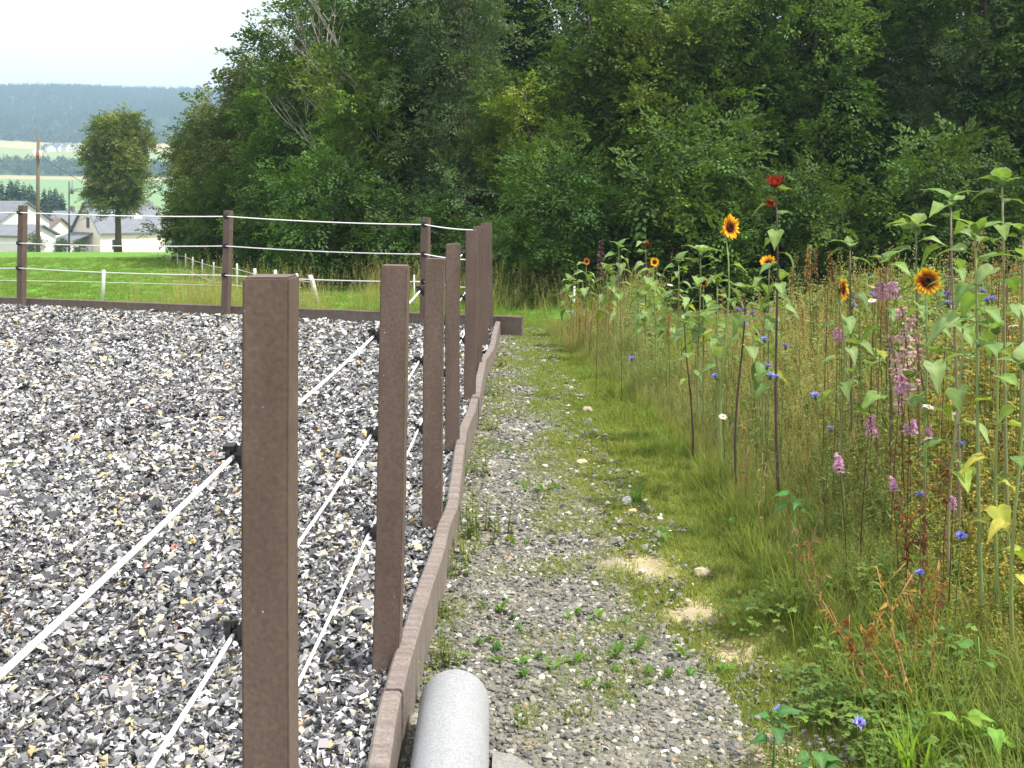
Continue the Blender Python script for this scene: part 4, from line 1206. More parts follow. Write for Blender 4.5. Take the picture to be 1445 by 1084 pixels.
for i, (px, py, d, lab, lv, sp, ls, st, ye) in enumerate((
        (1412, 262, 4.3, 'tall budding sunflower with few drooping leaves near the right edge', 7, (.68, .97), .10, (.2, .21, .1), 0),
        (1345, 290, 4.6, 'tall budding sunflower with broad spread leaves right of the round yellow flower', 9, (.66, .97), .115, (.2, .16, .11), 0),
        (1294, 322, 5.3, 'budding sunflower with narrow upright leaves left of the tall leafy pair', 8, (.66, .97), .11, (.13, .12, .07), 0),
        (1374, 335, 4.0, 'budding sunflower topped by a large star of pointed leaves', 9, (.66, .97), .125, (.19, .24, .09), .1),
        (1198, 350, 6.0, 'slim budding sunflower behind the sideways yellow sunflower', 8, (.6, .97), .10, (.12, .1, .06), 0),
        (1440, 330, 4.9, 'leafy sunflower at the right edge behind brown seed stalks', 8, (.6, .97), .095, (.18, .2, .08), .1),
        (872, 352, 11.2, 'budding sunflower with drooping leaves left of the wilted dark red head', 10, (.55, .97), .12, (.2, .25, .1), 0),
        (955, 372, 9.2, 'budding sunflower with pale leaves right of the small yellow sunflower', 10, (.55, .97), .12, (.2, .25, .1), .1),
        (985, 362, 7.4, 'budding sunflower with pointed leaf tops left of the tall yellow sunflower', 10, (.55, .97), .12, (.17, .2, .09), 0),
        (1047, 410, 6.1, 'budding sunflower with a long bare dark stem reaching the ground', 7, (.72, .97), .11, DK, .05),
        (858, 385, 11.8, 'pale leafy sunflower low in the left part of the row', 11, (.5, .97), .12, (.2, .26, .1), .2),
        (803, 398, 13.2, 'leafy sunflower furthest left of the row', 10, (.5, .97), .12, (.18, .24, .09), .1),
        (1012, 402, 7.0, 'leafy sunflower under the tall yellow sunflower', 10, (.62, .97), .10, (.17, .22, .09), .1),
        (1255, 372, 5.6, 'leafy sunflower between the two large yellow flowers', 8, (.45, .97), .11, (.14, .13, .07), .1),
        (938, 425, 9.0, 'low pale green sunflower in front of the small yellow one', 11, (.66, .97), .095, (.2, .26, .1), .15),
        (897, 415, 10.0, 'pale sunflower with hanging yellow green leaves below the wilted red head', 11, (.64, .97), .10, (.2, .26, .1), .25),
        (1400, 470, 3.9, 'sunflower with yellowing leaves in the right foreground', 7, (.3, .9), .085, (.2, .25, .08), .9),
        (1352, 455, 4.3, 'sunflower with one large hanging heart-shaped leaf right of the round yellow flower', 7, (.45, .95), .10, (.22, .24, .1), .3),
        (1438, 520, 3.7, 'yellowing low sunflower cut by the right edge', 7, (.3, .95), .085, (.2, .25, .08), .9),
        (1080, 440, 6.6, 'leafy sunflower behind the tall red flower stem', 8, (.55, .95), .10, (.17, .22, .09), .1),
        (968, 455, 6.8, 'thin sunflower with a dark bare stem in the middle of the meadow', 6, (.6, .95), .09, DK, .2))):
    sunflower(px, py, d, lab, None, lv, sp, ls, (random.uniform(-.04, .04), 0), st, ye, seed=30 + i)

# ------------------------------------------------------------------ meadow flowers
def stem_line(h, lean, n=5):
    return [Vector((lean * (i / n) ** 1.6, 0, h * i / n)) for i in range(n + 1)]
def corn_head(seed, c):
    random.seed(seed); m = MB()
    m.tube([(0, 0, -.014), (0, 0, -.005), (0, 0, .003)], [.004, .0075, .004], 6, (.1, .14, .06))
    for k in range(11):
        a = 2 * math.pi * k / 11 + random.uniform(-.2, .2); e = random.uniform(.1, .9)
        leaflet(m, (0, 0, .002), (math.cos(a), math.sin(a), e), (0, 0, 1), .024, .016, c, .3, .05)
    for k in range(8):
        a = random.uniform(0, 6.28); leaflet(m, (0, 0, .003), (math.cos(a) * .5, math.sin(a) * .5, 1), (1, 0, 0), .014, .005, (.09, .05, .35))
    return m.mesh('flower_head', M_petal)
CORN = [corn_head(s, c) for s, c in ((1, (.22, .25, .75)), (2, (.28, .31, .80)), (3, (.34, .33, .75)))]
def daisy_head(seed):
    random.seed(seed); m = MB()
    for k in range(15):
        a = 2 * math.pi * k / 15; leaflet(m, (.004 * math.cos(a), .004 * math.sin(a), 0), (math.cos(a), math.sin(a), random.uniform(-.1, .15)), (0, 0, 1), .021, .008, (.82, .82, .80), .02, .1)
    v, f = ico(1); m.add([(x * .007, y * .007, z * .004 + .002) for x, y, z in v], [tuple(q) for q in f], (.65, .42, .03))
    return m.mesh('flower_head', M_petal)
DAISY = [daisy_head(1), daisy_head(2)]
def pink_cluster(seed, L, c, w=.03):
    random.seed(seed); m = MB()
    m.tube([(0, 0, -L), (0, 0, 0)], [.0025, .001], 4, (.22, .1, .1), False)
    for k in range(46):
        u = random.random() ** .8; a = random.uniform(0, 6.28); r_ = w * (.35 + .75 * u)
        p = Vector((math.cos(a) * r_ * .5, math.sin(a) * r_ * .5, -L * u))
        cc = mixc(c, (c[0] * .55, c[1] * .6, c[2] * .5), random.random())
        f0 = random.uniform(0, 6)
        for q in range(3):
            leaflet(m, p, (math.cos(f0 + q * 2.1) + math.cos(a), math.sin(f0 + q * 2.1) + math.sin(a), random.uniform(-.5, .7)), (random.random(), random.random(), .4), random.uniform(.009, .016), .009, cc)
    return m.mesh('blossom_cluster', M_petal)
PINK = [pink_cluster(1, .08, (.72, .38, .63)), pink_cluster(2, .055, (.72, .42, .66), .035), pink_cluster(3, .20, (.60, .42, .42), .03)]
SPIRE = pink_cluster(8, .22, (.23, .10, .17), .035)
def thin_stem(h, lean, c, leaves, seed, r_=.0022):
    random.seed(seed); m = MB(); L = stem_line(h, lean); m.tube(L, [r_ * (1 - .1 * i) for i in range(6)], 4, c, False)
    for _ in range(leaves):
        u = random.uniform(.15, .9) * 5; k = int(u); p = L[k].lerp(L[k + 1], u - k); a = random.uniform(0, 6.28)
        leaflet(m, p, (math.cos(a), math.sin(a), random.uniform(.3, 1.4)), (0, 0, 1), random.uniform(.04, .08), .009, random.choice(GREENS), .1, .2)
    return m.mesh('stem', M_herb)
STEMS = [thin_stem(1.0, .03 + .02 * s, (.14, .17, .07), 8, s) for s in range(3)]
STEM_R = thin_stem(1.0, .05, (.16, .07, .05), 10, 9, .003)
random.seed(23)
def flower(name, px, py, d, head, stem, label, cat, group, hrot=None, hs=1.0, partname='flower_head'):
    X, Z = PX(px, d), PZ(py, d)
    rz = random.uniform(0, 6.28)
    li = {STEMS[0]: .03, STEMS[1]: .05, STEMS[2]: .07, STEM_R: .05}[stem]
    bx, by = X - li * math.cos(rz), d - li * math.sin(rz)
    g = float(gz(bx, by)); h = max(.08, Z - g)
    t = empty(name, (bx, by, g), label, cat, group, rz)
    obj('stem', stem, t, sc=(1, 1, h))
    obj(partname, head, t, (li, 0, h), hrot or (random.uniform(-.5, .5), random.uniform(-.5, .5), random.uniform(0, 6)), hs)
    return t
ORD = 'first second third fourth fifth sixth seventh eighth ninth tenth eleventh twelfth thirteenth fourteenth fifteenth sixteenth seventeenth eighteenth nineteenth twentieth'.split() + ['twenty-' + q for q in 'first second third fourth fifth sixth'.split()]
corn = [(1087, 532, 5.4), (1095, 534, 5.35), (1082, 518, 5.5), (1356, 758, 3.85), (1356, 628, 4.2), (1172, 606, 4.9), (1298, 811, 3.75), (1075, 436, 7.5), (1083, 440, 7.3), (1062, 444, 7.4), (1050, 438, 7.8),
        (1040, 438, 7.6), (1025, 440, 8), (1203, 418, 6.5), (1203, 432, 6.2), (1209, 424, 6.3), (1336, 418, 5.4), (1338, 430, 5.2), (1393, 425, 5.5), (1400, 424, 5.4), (1389, 381, 5.8), (891, 507, 8.2), (1009, 532, 6.9),
        (1212, 1022, 3.2), (1068, 470, 6.6), (1078, 480, 6.5), (1255, 405, 6.4), (1232, 417, 6.1), (1108, 490, 6.2), (1385, 412, 5.6), (1100, 1005, 3.3), (1150, 560, 5.2), (1050, 460, 6.9), (945, 418, 9), (1066, 432, 7.9), (1298, 700, 4.0)]
back_corn = sorted(c for i, c in enumerate(corn) if i not in (0, 1, 2, 3, 4, 5, 6, 21, 22, 23))
for i, (px, py, d) in enumerate(corn):
    lab = {3: 'blue cornflower low in the grass near the right edge', 4: 'blue cornflower on the red-brown plant near the right edge', 5: 'blue cornflower left of the lilac flowers at mid height',
           6: 'blue cornflower above the dry brown stems', 23: 'lone pale blue flower in the clover at the bottom', 21: 'blue cornflower furthest left, low beside the verge', 22: 'single blue cornflower left of the bare dark stem',
           0: 'middle one of three blue cornflowers clustered right of the bare dark stem', 1: 'right one of three blue cornflowers clustered near the bare dark stem', 2: 'upper one of three blue cornflowers clustered near the bare dark stem'}.get(i) or ORD[back_corn.index((px, py, d))] + ' cornflower from the left among the violet blue ones in the seeding grass'
    flower('cornflower', px, py, d, CORN[i % 3], STEMS[i % 3], lab, 'flower', 'blue cornflowers in the meadow', hs=1.25 if d > 5 else 1.0)
for i, (px, py, d, lab) in enumerate(((1310, 574, 4.5, 'white daisy beside a pink blossom at mid height'), (1342, 583, 4.4, 'white daisy next to a yellow leaf'), (1308, 619, 4.3, 'lowest white daisy below the pink blossoms'), (1061, 492, 6.4, 'white daisy right of the bare dark stem'),
                             (945, 402, 8.6, 'white flower below the small yellow sunflower'), (1231, 405, 6.2, 'white daisy behind the lilac tuft'), (1428, 460, 5.0, 'white daisy near the right edge'), (1230, 424, 6.0, 'small white daisy left of the lilac tuft'), (1020, 588, 6.2, 'tiny white flower in the grass left of the dark stem'))):
    flower('daisy', px, py, d, DAISY[i % 2], STEMS[i % 3], lab, 'flower', 'white daisies in the meadow', (random.uniform(.1, .6), random.uniform(-.3, .3), random.uniform(0, 6)), 1.15)
for i, (px, py, d, k, s, lab) in enumerate(((1246, 398, 5.6, 1, 1.3, 'lilac pink blossom tuft left of the round yellow sunflower'), (1262, 396, 5.5, 1, 1.3, 'lilac pink blossom tuft touching the round yellow sunflower'), (1184, 462, 5.5, 1, 1.0, 'pink blossom tuft below the sideways sunflower'),
                                   (1272, 430, 5.2, 2, 1.7, 'long faded pink flower spike below the round sunflower'), (1285, 440, 5.1, 2, 1.5, 'right long faded pink flower spike below the round sunflower'), (1272, 530, 4.8, 1, 1.1, 'pink blossom tuft low under the long pink spike'),
                                   (1228, 586, 4.7, 0, 1.0, 'bright pink blossom left of the white daisies'), (1283, 590, 4.6, 1, .95, 'bright pink blossom just left of the white daisies'), (1182, 640, 4.6, 0, .8, 'small pink blossom low left in the meadow'), (1258, 672, 4.3, 0, .6, 'single small pink blossom below the others'),
                                   (1310, 600, 4.6, 0, .6, 'small pink blossom between the daisies'), (1255, 470, 5.4, 2, 1.3, 'dusky pink flower spike left of the long pink spikes'), (1278, 470, 5.0, 2, 1.4, 'faded pink spike in front of the long pink spikes'), (1262, 505, 4.9, 2, 1.1, 'lowest faded pink spike under the round sunflower'), (1345, 700, 4.0, 0, .5, 'tiny pink blossom beside the red brown dock'))):
    flower('pink_flower', px, py, d, PINK[k], STEM_R, lab, 'flower', 'pink flower spikes in the meadow', (random.uniform(-.2, .2), random.uniform(-.2, .2), 0), s * 1.25, 'blossom_cluster')
for (px, py, d, s, lab) in ((848, 338, 9.0, 1.5, 'tall dusky purple flower spire left of the sunflower row'), (873, 366, 9.0, 1.1, 'short dusky purple flower spire right of the tall one'), (1340, 362, 5.2, 1.1, 'dusky purple spire between the leafy sunflowers')):
    flower('flower_spire', px, py, d, SPIRE, STEM_R, lab, 'flower', 'dusky flower spires', (0, 0, 0), s, 'blossom_cluster')

# seed stalks of dock and sorrel
def seed_head(seed, L, c, branched):
    random.seed(seed); m = MB()
    m.tube([(0, 0, -L), (0, 0, 0)], [.0028, .001], 4, mixc(c, (.2, .12, .06), .5), False)
    for k in range(90):
        u = random.random(); a = random.uniform(0, 6.28); r_ = (.006 + .022 * u * branched)
        p = Vector((math.cos(a) * r_, math.sin(a) * r_, -L * u))
        cc = mixc(c, (c[0] * .6, c[1] * .55, c[2] * .5), random.random())
        leaflet(m, p, (math.cos(a), math.sin(a), random.uniform(-.2, 1.2)), (random.random(), random.random(), .5), random.uniform(.009, .018), .009, cc, .2, .1)
    return m.mesh('seed_head', M_herb)
SEEDS = [seed_head(1, .28, (.40, .24, .09), .6), seed_head(2, .34, (.36, .20, .08), 1.0), seed_head(3, .30, (.26, .28, .09), .8), seed_head(4, .24, (.46, .33, .15), .5)]
random.seed(31)
def stalk(px, py, d, k, s, lab, grp): flower('seed_stalk', px, py, d, SEEDS[k], STEM_R if k < 2 else STEMS[0], lab, 'seed stalk', grp, (random.uniform(-.15, .15), random.uniform(-.15, .15), 0), s, 'seed_head')
for i in range(26):
    stalk(random.uniform(790, 862), random.uniform(402, 462), random.uniform(11.2, 13.6), random.choice((0, 1, 3)), random.uniform(.8, 1.2), 'rust brown seed stalk among others at the left end of the meadow', 'rust brown seed stalks at the left of the meadow')
for i in range(34):
    stalk(random.uniform(1110, 1260), random.uniform(345, 440), random.uniform(5.6, 8.0), random.choice((0, 1, 2, 2, 3)), random.uniform(.7, 1.1), 'slender seed stalk standing between the tall red and round yellow sunflowers', 'seed stalks in the middle of the meadow')
for i in range(30):
    stalk(random.uniform(1375, 1500), random.uniform(320, 470), random.uniform(4.6, 6.8), random.choice((0, 1, 3, 3)), random.uniform(.7, 1.1), 'tan brown seed stalk in the thicket at the right edge', 'seed stalks at the right edge')
for i in range(14):
    stalk(random.uniform(930, 1080), random.uniform(400, 450), random.uniform(7, 9.5), random.choice((0, 2, 3)), random.uniform(.7, 1.0), 'pale seed stalk among the sunflowers in front of the wood', 'seed stalks among the sunflowers')

# dry knotweed stems and red dock in the foreground
def dry_plant(px0, py0, px1, py1, d, seed, label, c=(.42, .24, .09), lc=((.34, .16, .05), (.45, .30, .07), (.22, .1, .05), (.25, .25, .06)), nl=80):
    rnd = random.Random(seed); random.seed(seed)
    X0 = PX(px0, d); g = float(gz(X0, d)); H = PZ(py1, d) - g; dx = PX(px1, d) - X0
    t = empty('dry_stem', (X0, d, g), label, 'plant', 'dry stems in the foreground')
    m = MB(); L = [Vector((dx * (i / 7) + rnd.uniform(-.006, .006), rnd.uniform(-.02, .02) * i / 7, H * i / 7)) for i in range(8)]
    m.tube(L, [.0034 - .0003 * i for i in range(8)], 5, c)
    ends = []
    for q in range(3):
        k = rnd.randint(3, 6); e = L[k] + Vector((rnd.uniform(-.08, .08), rnd.uniform(-.04, .04), rnd.uniform(.06, .14))); m.tube([L[k], e], [.002, .001], 4, c); ends.append((L[k], e))
    obj('stem', m.mesh('stem', M_stem, True), t)
    ml = MB()
    for q in range(nl):
        if rnd.random() < .4: a, b = rnd.choice(ends); p = a.lerp(b, rnd.random())
        else: k = rnd.randint(1, 6); p = L[k].lerp(L[k + 1], rnd.random())
        f = rnd.uniform(0, 6.28)
        leaflet(ml, p, (math.cos(f), math.sin(f), rnd.uniform(-.9, .6)), (rnd.uniform(-1, 1), rnd.uniform(-1, 1), 1), rnd.uniform(.015, .045), rnd.uniform(.006, .014), rnd.choice(lc), .3, .3)
    obj('foliage', ml.mesh('foliage', M_herb), t)
for i, a in enumerate(((1245, 995, 1160, 842, 3.5, 'leftmost leaning dry orange brown stem in the foreground'), (1278, 990, 1212, 880, 3.5, 'shorter dry brown stem second from the left in the foreground'), (1292, 1000, 1238, 800, 3.45, 'tall dry orange stem in the middle of the dry clump'),
                       (1315, 985, 1322, 790, 3.55, 'upright dry orange stem at the right of the dry clump'), (1298, 990, 1282, 805, 3.6, 'dry branching stem with curled yellow leaves in the clump'))):
    dry_plant(*a[:5], 60 + i, a[5])
for i, a in enumerate(((1300, 800, 1305, 690, 4.1, 'dark red dock plant below the pink flowers'), (1325, 790, 1340, 640, 4.1, 'red brown dock plant beside a cornflower at the right'), (1285, 805, 1270, 700, 4.15, 'low dark red dock plant left of the red brown dock'))):
    dry_plant(*a[:5], 80 + i, a[5], (.16, .05, .03), ((.13, .035, .025), (.18, .06, .03), (.1, .05, .025)), 70)
for i, a in enumerate(((1150, 820, 1118, 740, 4.3, 'withered brown plant at the left foot of the meadow'), (1165, 830, 1140, 770, 4.2, 'withered yellow brown plant at the meadow foot'), (1052, 700, 1048, 600, 5.9, 'withered yellow brown stalk at the foot of the bare dark stem'), (1070, 740, 1075, 640, 5.3, 'pale green seeding stalk at the meadow foot'))):
    dry_plant(*a[:5], 90 + i, a[5], (.3, .2, .1), ((.3, .2, .08), (.22, .12, .06), (.4, .28, .1)) if i < 3 else ((.3, .33, .12), (.22, .28, .09)), 40)

# weeds on the path and along the kerb
def weed_mesh(seed, n, ll, lw, cols, rise):
    random.seed(seed); m = MB()
    for k in range(n):
        a = random.uniform(0, 6.28); s = random.uniform(.6, 1.2)
        leaflet(m, (random.uniform(-.008, .008), random.uniform(-.008, .008), random.uniform(0, .02) * rise), (math.cos(a), math.sin(a), random.uniform(.2, 1.6) * rise), (0, 0, 1), ll * s, lw * s, random.choice(cols), .15, .2)
    return m.mesh('leaves', M_herb)
WEED = [weed_mesh(s, (6, 8, 5, 10)[s], (.045, .035, .055, .03)[s], (.02, .016, .024, .013)[s], [(.11, .24, .035), (.14, .27, .04), (.09, .2, .03)], 1.0) for s in range(4)]
KW = [herb_tuft(500 + s, 9, .16, [(.16, .26, .05), (.24, .3, .07), (.10, .2, .04), (.32, .33, .10)], (.012, .022), (.02, .035), 11) for s in range(3)]
random.seed(41)
def weed(px, py, k, s, lab, grp, mesh=None, z=-.15):
    x, y = PG(px, py, z)
    x = max(x, float(kerb_x(y)) + .06)
    tag(obj('weed', mesh or WEED[k % 4], None, (x, y, float(gz(x, y)) + .004), (0, 0, random.uniform(0, 6)), s), lab, 'weed', grp)
wp = [(681, 853), (705, 858), (723, 868), (732, 882), (708, 882), (803, 868), (815, 862), (843, 868), (735, 932), (778, 940), (810, 932), (702, 915), (870, 943), (895, 935), (914, 948), (940, 955), (975, 952), (912, 965), (832, 928), (760, 924), (675, 905), (690, 899),
      (725, 765), (745, 762), (780, 762), (768, 700), (742, 690), (765, 690), (785, 688), (720, 640), (745, 632), (852, 968), (828, 966), (740, 952), (965, 925), (880, 872), (700, 930), (652, 925), (1020, 940), (868, 925), (900, 915)]
wp.sort()
ROWS = ((0, 660, 'on the far part of the path'), (660, 740, 'on the bare gravel beside the fourth post'), (740, 800, 'in the row beside the large kerb weed clump'), (800, 895, 'in the row midway up the near path'), (895, 1084, 'in the row just above the pipe'))
cnt = {}
for i, (px, py) in enumerate(wp):
    rw_ = [q for q in ROWS if q[0] <= py < q[1]][0][2]; cnt[rw_] = cnt.get(rw_, 0) + 1
    weed(px + random.uniform(-1, 1), py + 6, i, random.uniform(.75, 1.25), ORD[cnt[rw_] - 1] + ' green seedling from the left ' + rw_, 'green seedlings on the path')
for i, (px, py, s, lab) in enumerate(((668, 752, 1.35, 'large yellow green weed clump against the kerb beside the third post'), (690, 760, 1.15, 'yellow green weed clump spreading onto the path from the kerb'), (655, 788, .9, 'leafy weed at the kerb just below the large clump'), (650, 812, .8, 'small leafy weed at the kerb below the larger clumps'),
                                 (672, 672, .9, 'bright green weed at the kerb beside the fourth post'), (690, 610, .8, 'green weed at the kerb left of the bare gravel'), (627, 870, .6, 'tiny weed at the kerb above the pipe'), (612, 935, .75, 'green weed at the kerb behind the pipe end'), (630, 940, .6, 'low weed between the kerb and the pipe end'),
                                 (600, 985, .8, 'yellow green weed squeezed between kerb and pipe'), (697, 560, .9, 'weed tuft at the kerb near the far fence posts'), (705, 520, .9, 'weed tuft at the kerb by the second last post'))):
    weed(px, py, 0, s, lab, 'weeds along the kerb', KW[i % 3])
for i, (px, py, s, lab) in enumerate(((740, 1030, .5, 'small grass-like weed right of the concrete slab'), (815, 1020, .5, 'tiny weed in the near gravel right of the slab'))):
    weed(px, py, 0, s, lab, 'weeds on the near gravel', KW[i % 3])
# broad leaved plants in the foreground bank
def broad(px, py, d, n, L, c, lab, up=.5, seed=0):
    rnd = random.Random(seed); X = PX(px, d); g = float(gz(X, d))
    t = empty('broad_leaved_plant', (X, d, g), lab, 'plant', 'broad leaved plants on the bank')
    h = max(.03, PZ(py, d) - g)
    lm = sf_leaf(seed + 700, c); lm.materials[0] = M_herb
    m = MB(); m.tube([(0, 0, -.01), (0.005, 0, h * .6), (0, 0, h)], [.004, .003, .002], 5, c); obj('stem', m.mesh('stem', M_stem, True), t)
    for k in range(n): obj('leaf', lm, t, (0, 0, h * rnd.uniform(.55, 1)), (rnd.uniform(-.3, .3), rnd.uniform(-.5, .5) - up * .4, k * 2.4 + rnd.uniform(-.3, .3)), L * rnd.uniform(.6, 1.1))
for i, a in enumerate(((1357, 1016, 3.2, 4, .075, (.20, .36, .05), 'low plant with bright yellow green rounded leaves near the bottom right'), (1400, 1022, 3.15, 3, .07, (.17, .33, .05), 'low bright green plant at the bottom right beside the rounded leaves'), (1090, 1015, 3.25, 6, .06, (.08, .2, .06), 'dark green toothed plant at the bottom by the path edge'),
                       (1150, 1058, 3.1, 6, .06, (.09, .22, .06), 'dark green plant at the bottom of the bank'), (1445, 1005, 3.1, 1, .12, (.16, .035, .02), 'dark red leaf at the bottom right edge'), (1120, 700, 4.6, 5, .07, (.1, .24, .06), 'fresh green plant at the left foot of the meadow'), (935, 745, 5.4, 5, .05, (.12, .27, .06), 'fresh green rosette in the verge grass'),
                       (1380, 898, 3.5, 3, .08, (.12, .26, .06), 'pale green broad leaf in the bank grass at the right'), (1030, 735, 5.5, 4, .05, (.13, .28, .07), 'pale green rosette in the verge below the meadow'))):
    broad(*a, seed=i)
# two stiff grass clumps
def blade_clump(px, py, n, h, w, c, lab, seed):
    random.seed(seed); m = MB()
    for _ in range(n):
        a = random.uniform(0, 6.28); blade(m, (random.uniform(-.03, .03), random.uniform(-.03, .03), 0), a, h * random.uniform(.55, 1.1), w, random.uniform(.2, 1.0), mixc(c, G_DARK, .4), c, 4)
    x, y = PG(px, py, -.1)
    tag(obj('grass_clump', m.mesh('grass_clump', M_grass), None, (x, y, float(gz(x, y)))), lab, 'grass')
blade_clump(1290, 1088, 26, .26, .014, (.20, .36, .05), 'bright broad-bladed grass clump at the bottom edge of the bank', 3)
blade_clump(1235, 1092, 14, .2, .010, (.17, .30, .05), 'smaller bright grass clump left of the broad-bladed one', 4)
blade_clump(897, 696, 70, .12, .005, (.06, .15, .03), 'dark green grass tuft beside the blue grey stone', 5)
random.seed(51)

# ------------------------------------------------------------------ the field fence of white posts
wf = empty('field_fence', (PX(437, 16), 16, float(gz(-3, 16))), 'line of white posts with thin white tape bordering the green field', 'fence')
wbase = Vector(wf.location)
tops = []
row = [(437, 388, 16.2, .028, .30), (418, 386, 16.8, .022, 0), (388, 381, 17.6, .022, 0), (359, 379, 18.6, .022, 0), (334, 372, 19.8, .014, 0), (301, 370, 21.2, .012, 0), (285, 366, 23, .012, 0), (271.5, 363, 25, .012, 0), (261.5, 358, 27, .013, 0), (250, 358, 29, .012, 0), (240, 359, 31.5, .012, 0),
       (232, 357, 34, .012, 0), (222, 356.5, 37, .012, 0), (214, 355, 40, .012, 0), (206, 352, 44, .012, 0), (198, 352, 47, .012, 0), (190, 351, 50, .012, 0), (181, 349, 53, .012, 0), (175, 348, 56, .012, 0)]
for (px, py, d, r_, lean) in row:
    X = PX(px, d); g = float(gz(X, d)); zt = PZ(py, d)
    m = MB(); h = zt - g
    m.tube([(lean * h, 0, -.05), (lean * .1, 0, h * .85), (0, 0, h * .97), (0, 0, h)], [r_ * 1.3, r_ * 1.3, r_ * 1.3, r_ * .8], 8)
    obj('post', m.mesh('post', M_white, True, False), wf, Vector((X, d, g)) - wbase)
    tops.append(Vector((X, d, g + h * .8)))
for q in (.0, -.3):
    m = MB(); m.tube([p + Vector((0, 0, q * (1 if i < 10 else .8))) - wbase for i, p in enumerate(tops)], .004, 4); obj('tape', m.mesh('tape', M_white, False, False), wf)
wf2 = empty('field_fence', (PX(146, 17.5), 17.5, float(gz(-6.7, 17.5))), 'single white post with thin cord crossing the green field', 'fence')
b2 = Vector(wf2.location)
m = MB(); h = PZ(381, 17.5) - b2.z; m.tube([(-.025, 0, -.05), (0, 0, h * .97), (0, 0, h)], [.03, .03, .02], 8); obj('post', m.mesh('post', M_white, True, False), wf2)
m = MB()
m.tube([Vector((PX(-140, 18.3), 18.3, PZ(393, 18.3))) - b2, Vector((PX(145, 17.5), 17.46, PZ(398, 17.5))) - b2, Vector((PX(425, 16.4), 16.4, PZ(406, 16.4))) - b2], .004, 4); obj('cord', m.mesh('cord', M_white, False, False), wf2)
for (px, py, d, lab) in ((727, 401, 17.5, 'short white post in the grass beyond the end of the kerb'), (584, 388, 17.2, 'thin white post behind the third fence post'), (810, 404, 15.5, 'small white post at the left end of the meadow')):
    X = PX(px, d); g = float(gz(X, d)); m = MB(); m.tube([(0, 0, -.03), (0, 0, PZ(py, d) - g)], .014, 6)
    tag(obj('white_post', m.mesh('white_post', M_white, True, False), None, (X, d, g)), lab, 'post', 'short white posts')

# ------------------------------------------------------------------ village
M_asph = weathered('asphalt', (.10, .10, .105), (.17, .17, .17), .9, (1, 1, 1), .1, .2)
xs_r = [(-16.5, 60), (-13.2, 47), (-10.6, 38), (-8.6, 32.0), (-6.2, 29.0), (-2, 27.2)]
V, Fq = [], []
for i, (x, y) in enumerate(xs_r):
    for s in (-1, 1): V.append((x + .4 * s, y + 1.3 * s + 1.4, float(gz(x + .4 * s, y + 1.3 * s + 1.4)) + .03))
for i in range(len(xs_r) - 1): Fq.append((2 * i, 2 * i + 2, 2 * i + 3, 2 * i + 1))
tag(obj('road', npmesh('road', V, np.array(Fq), M_asph)), kind='structure')

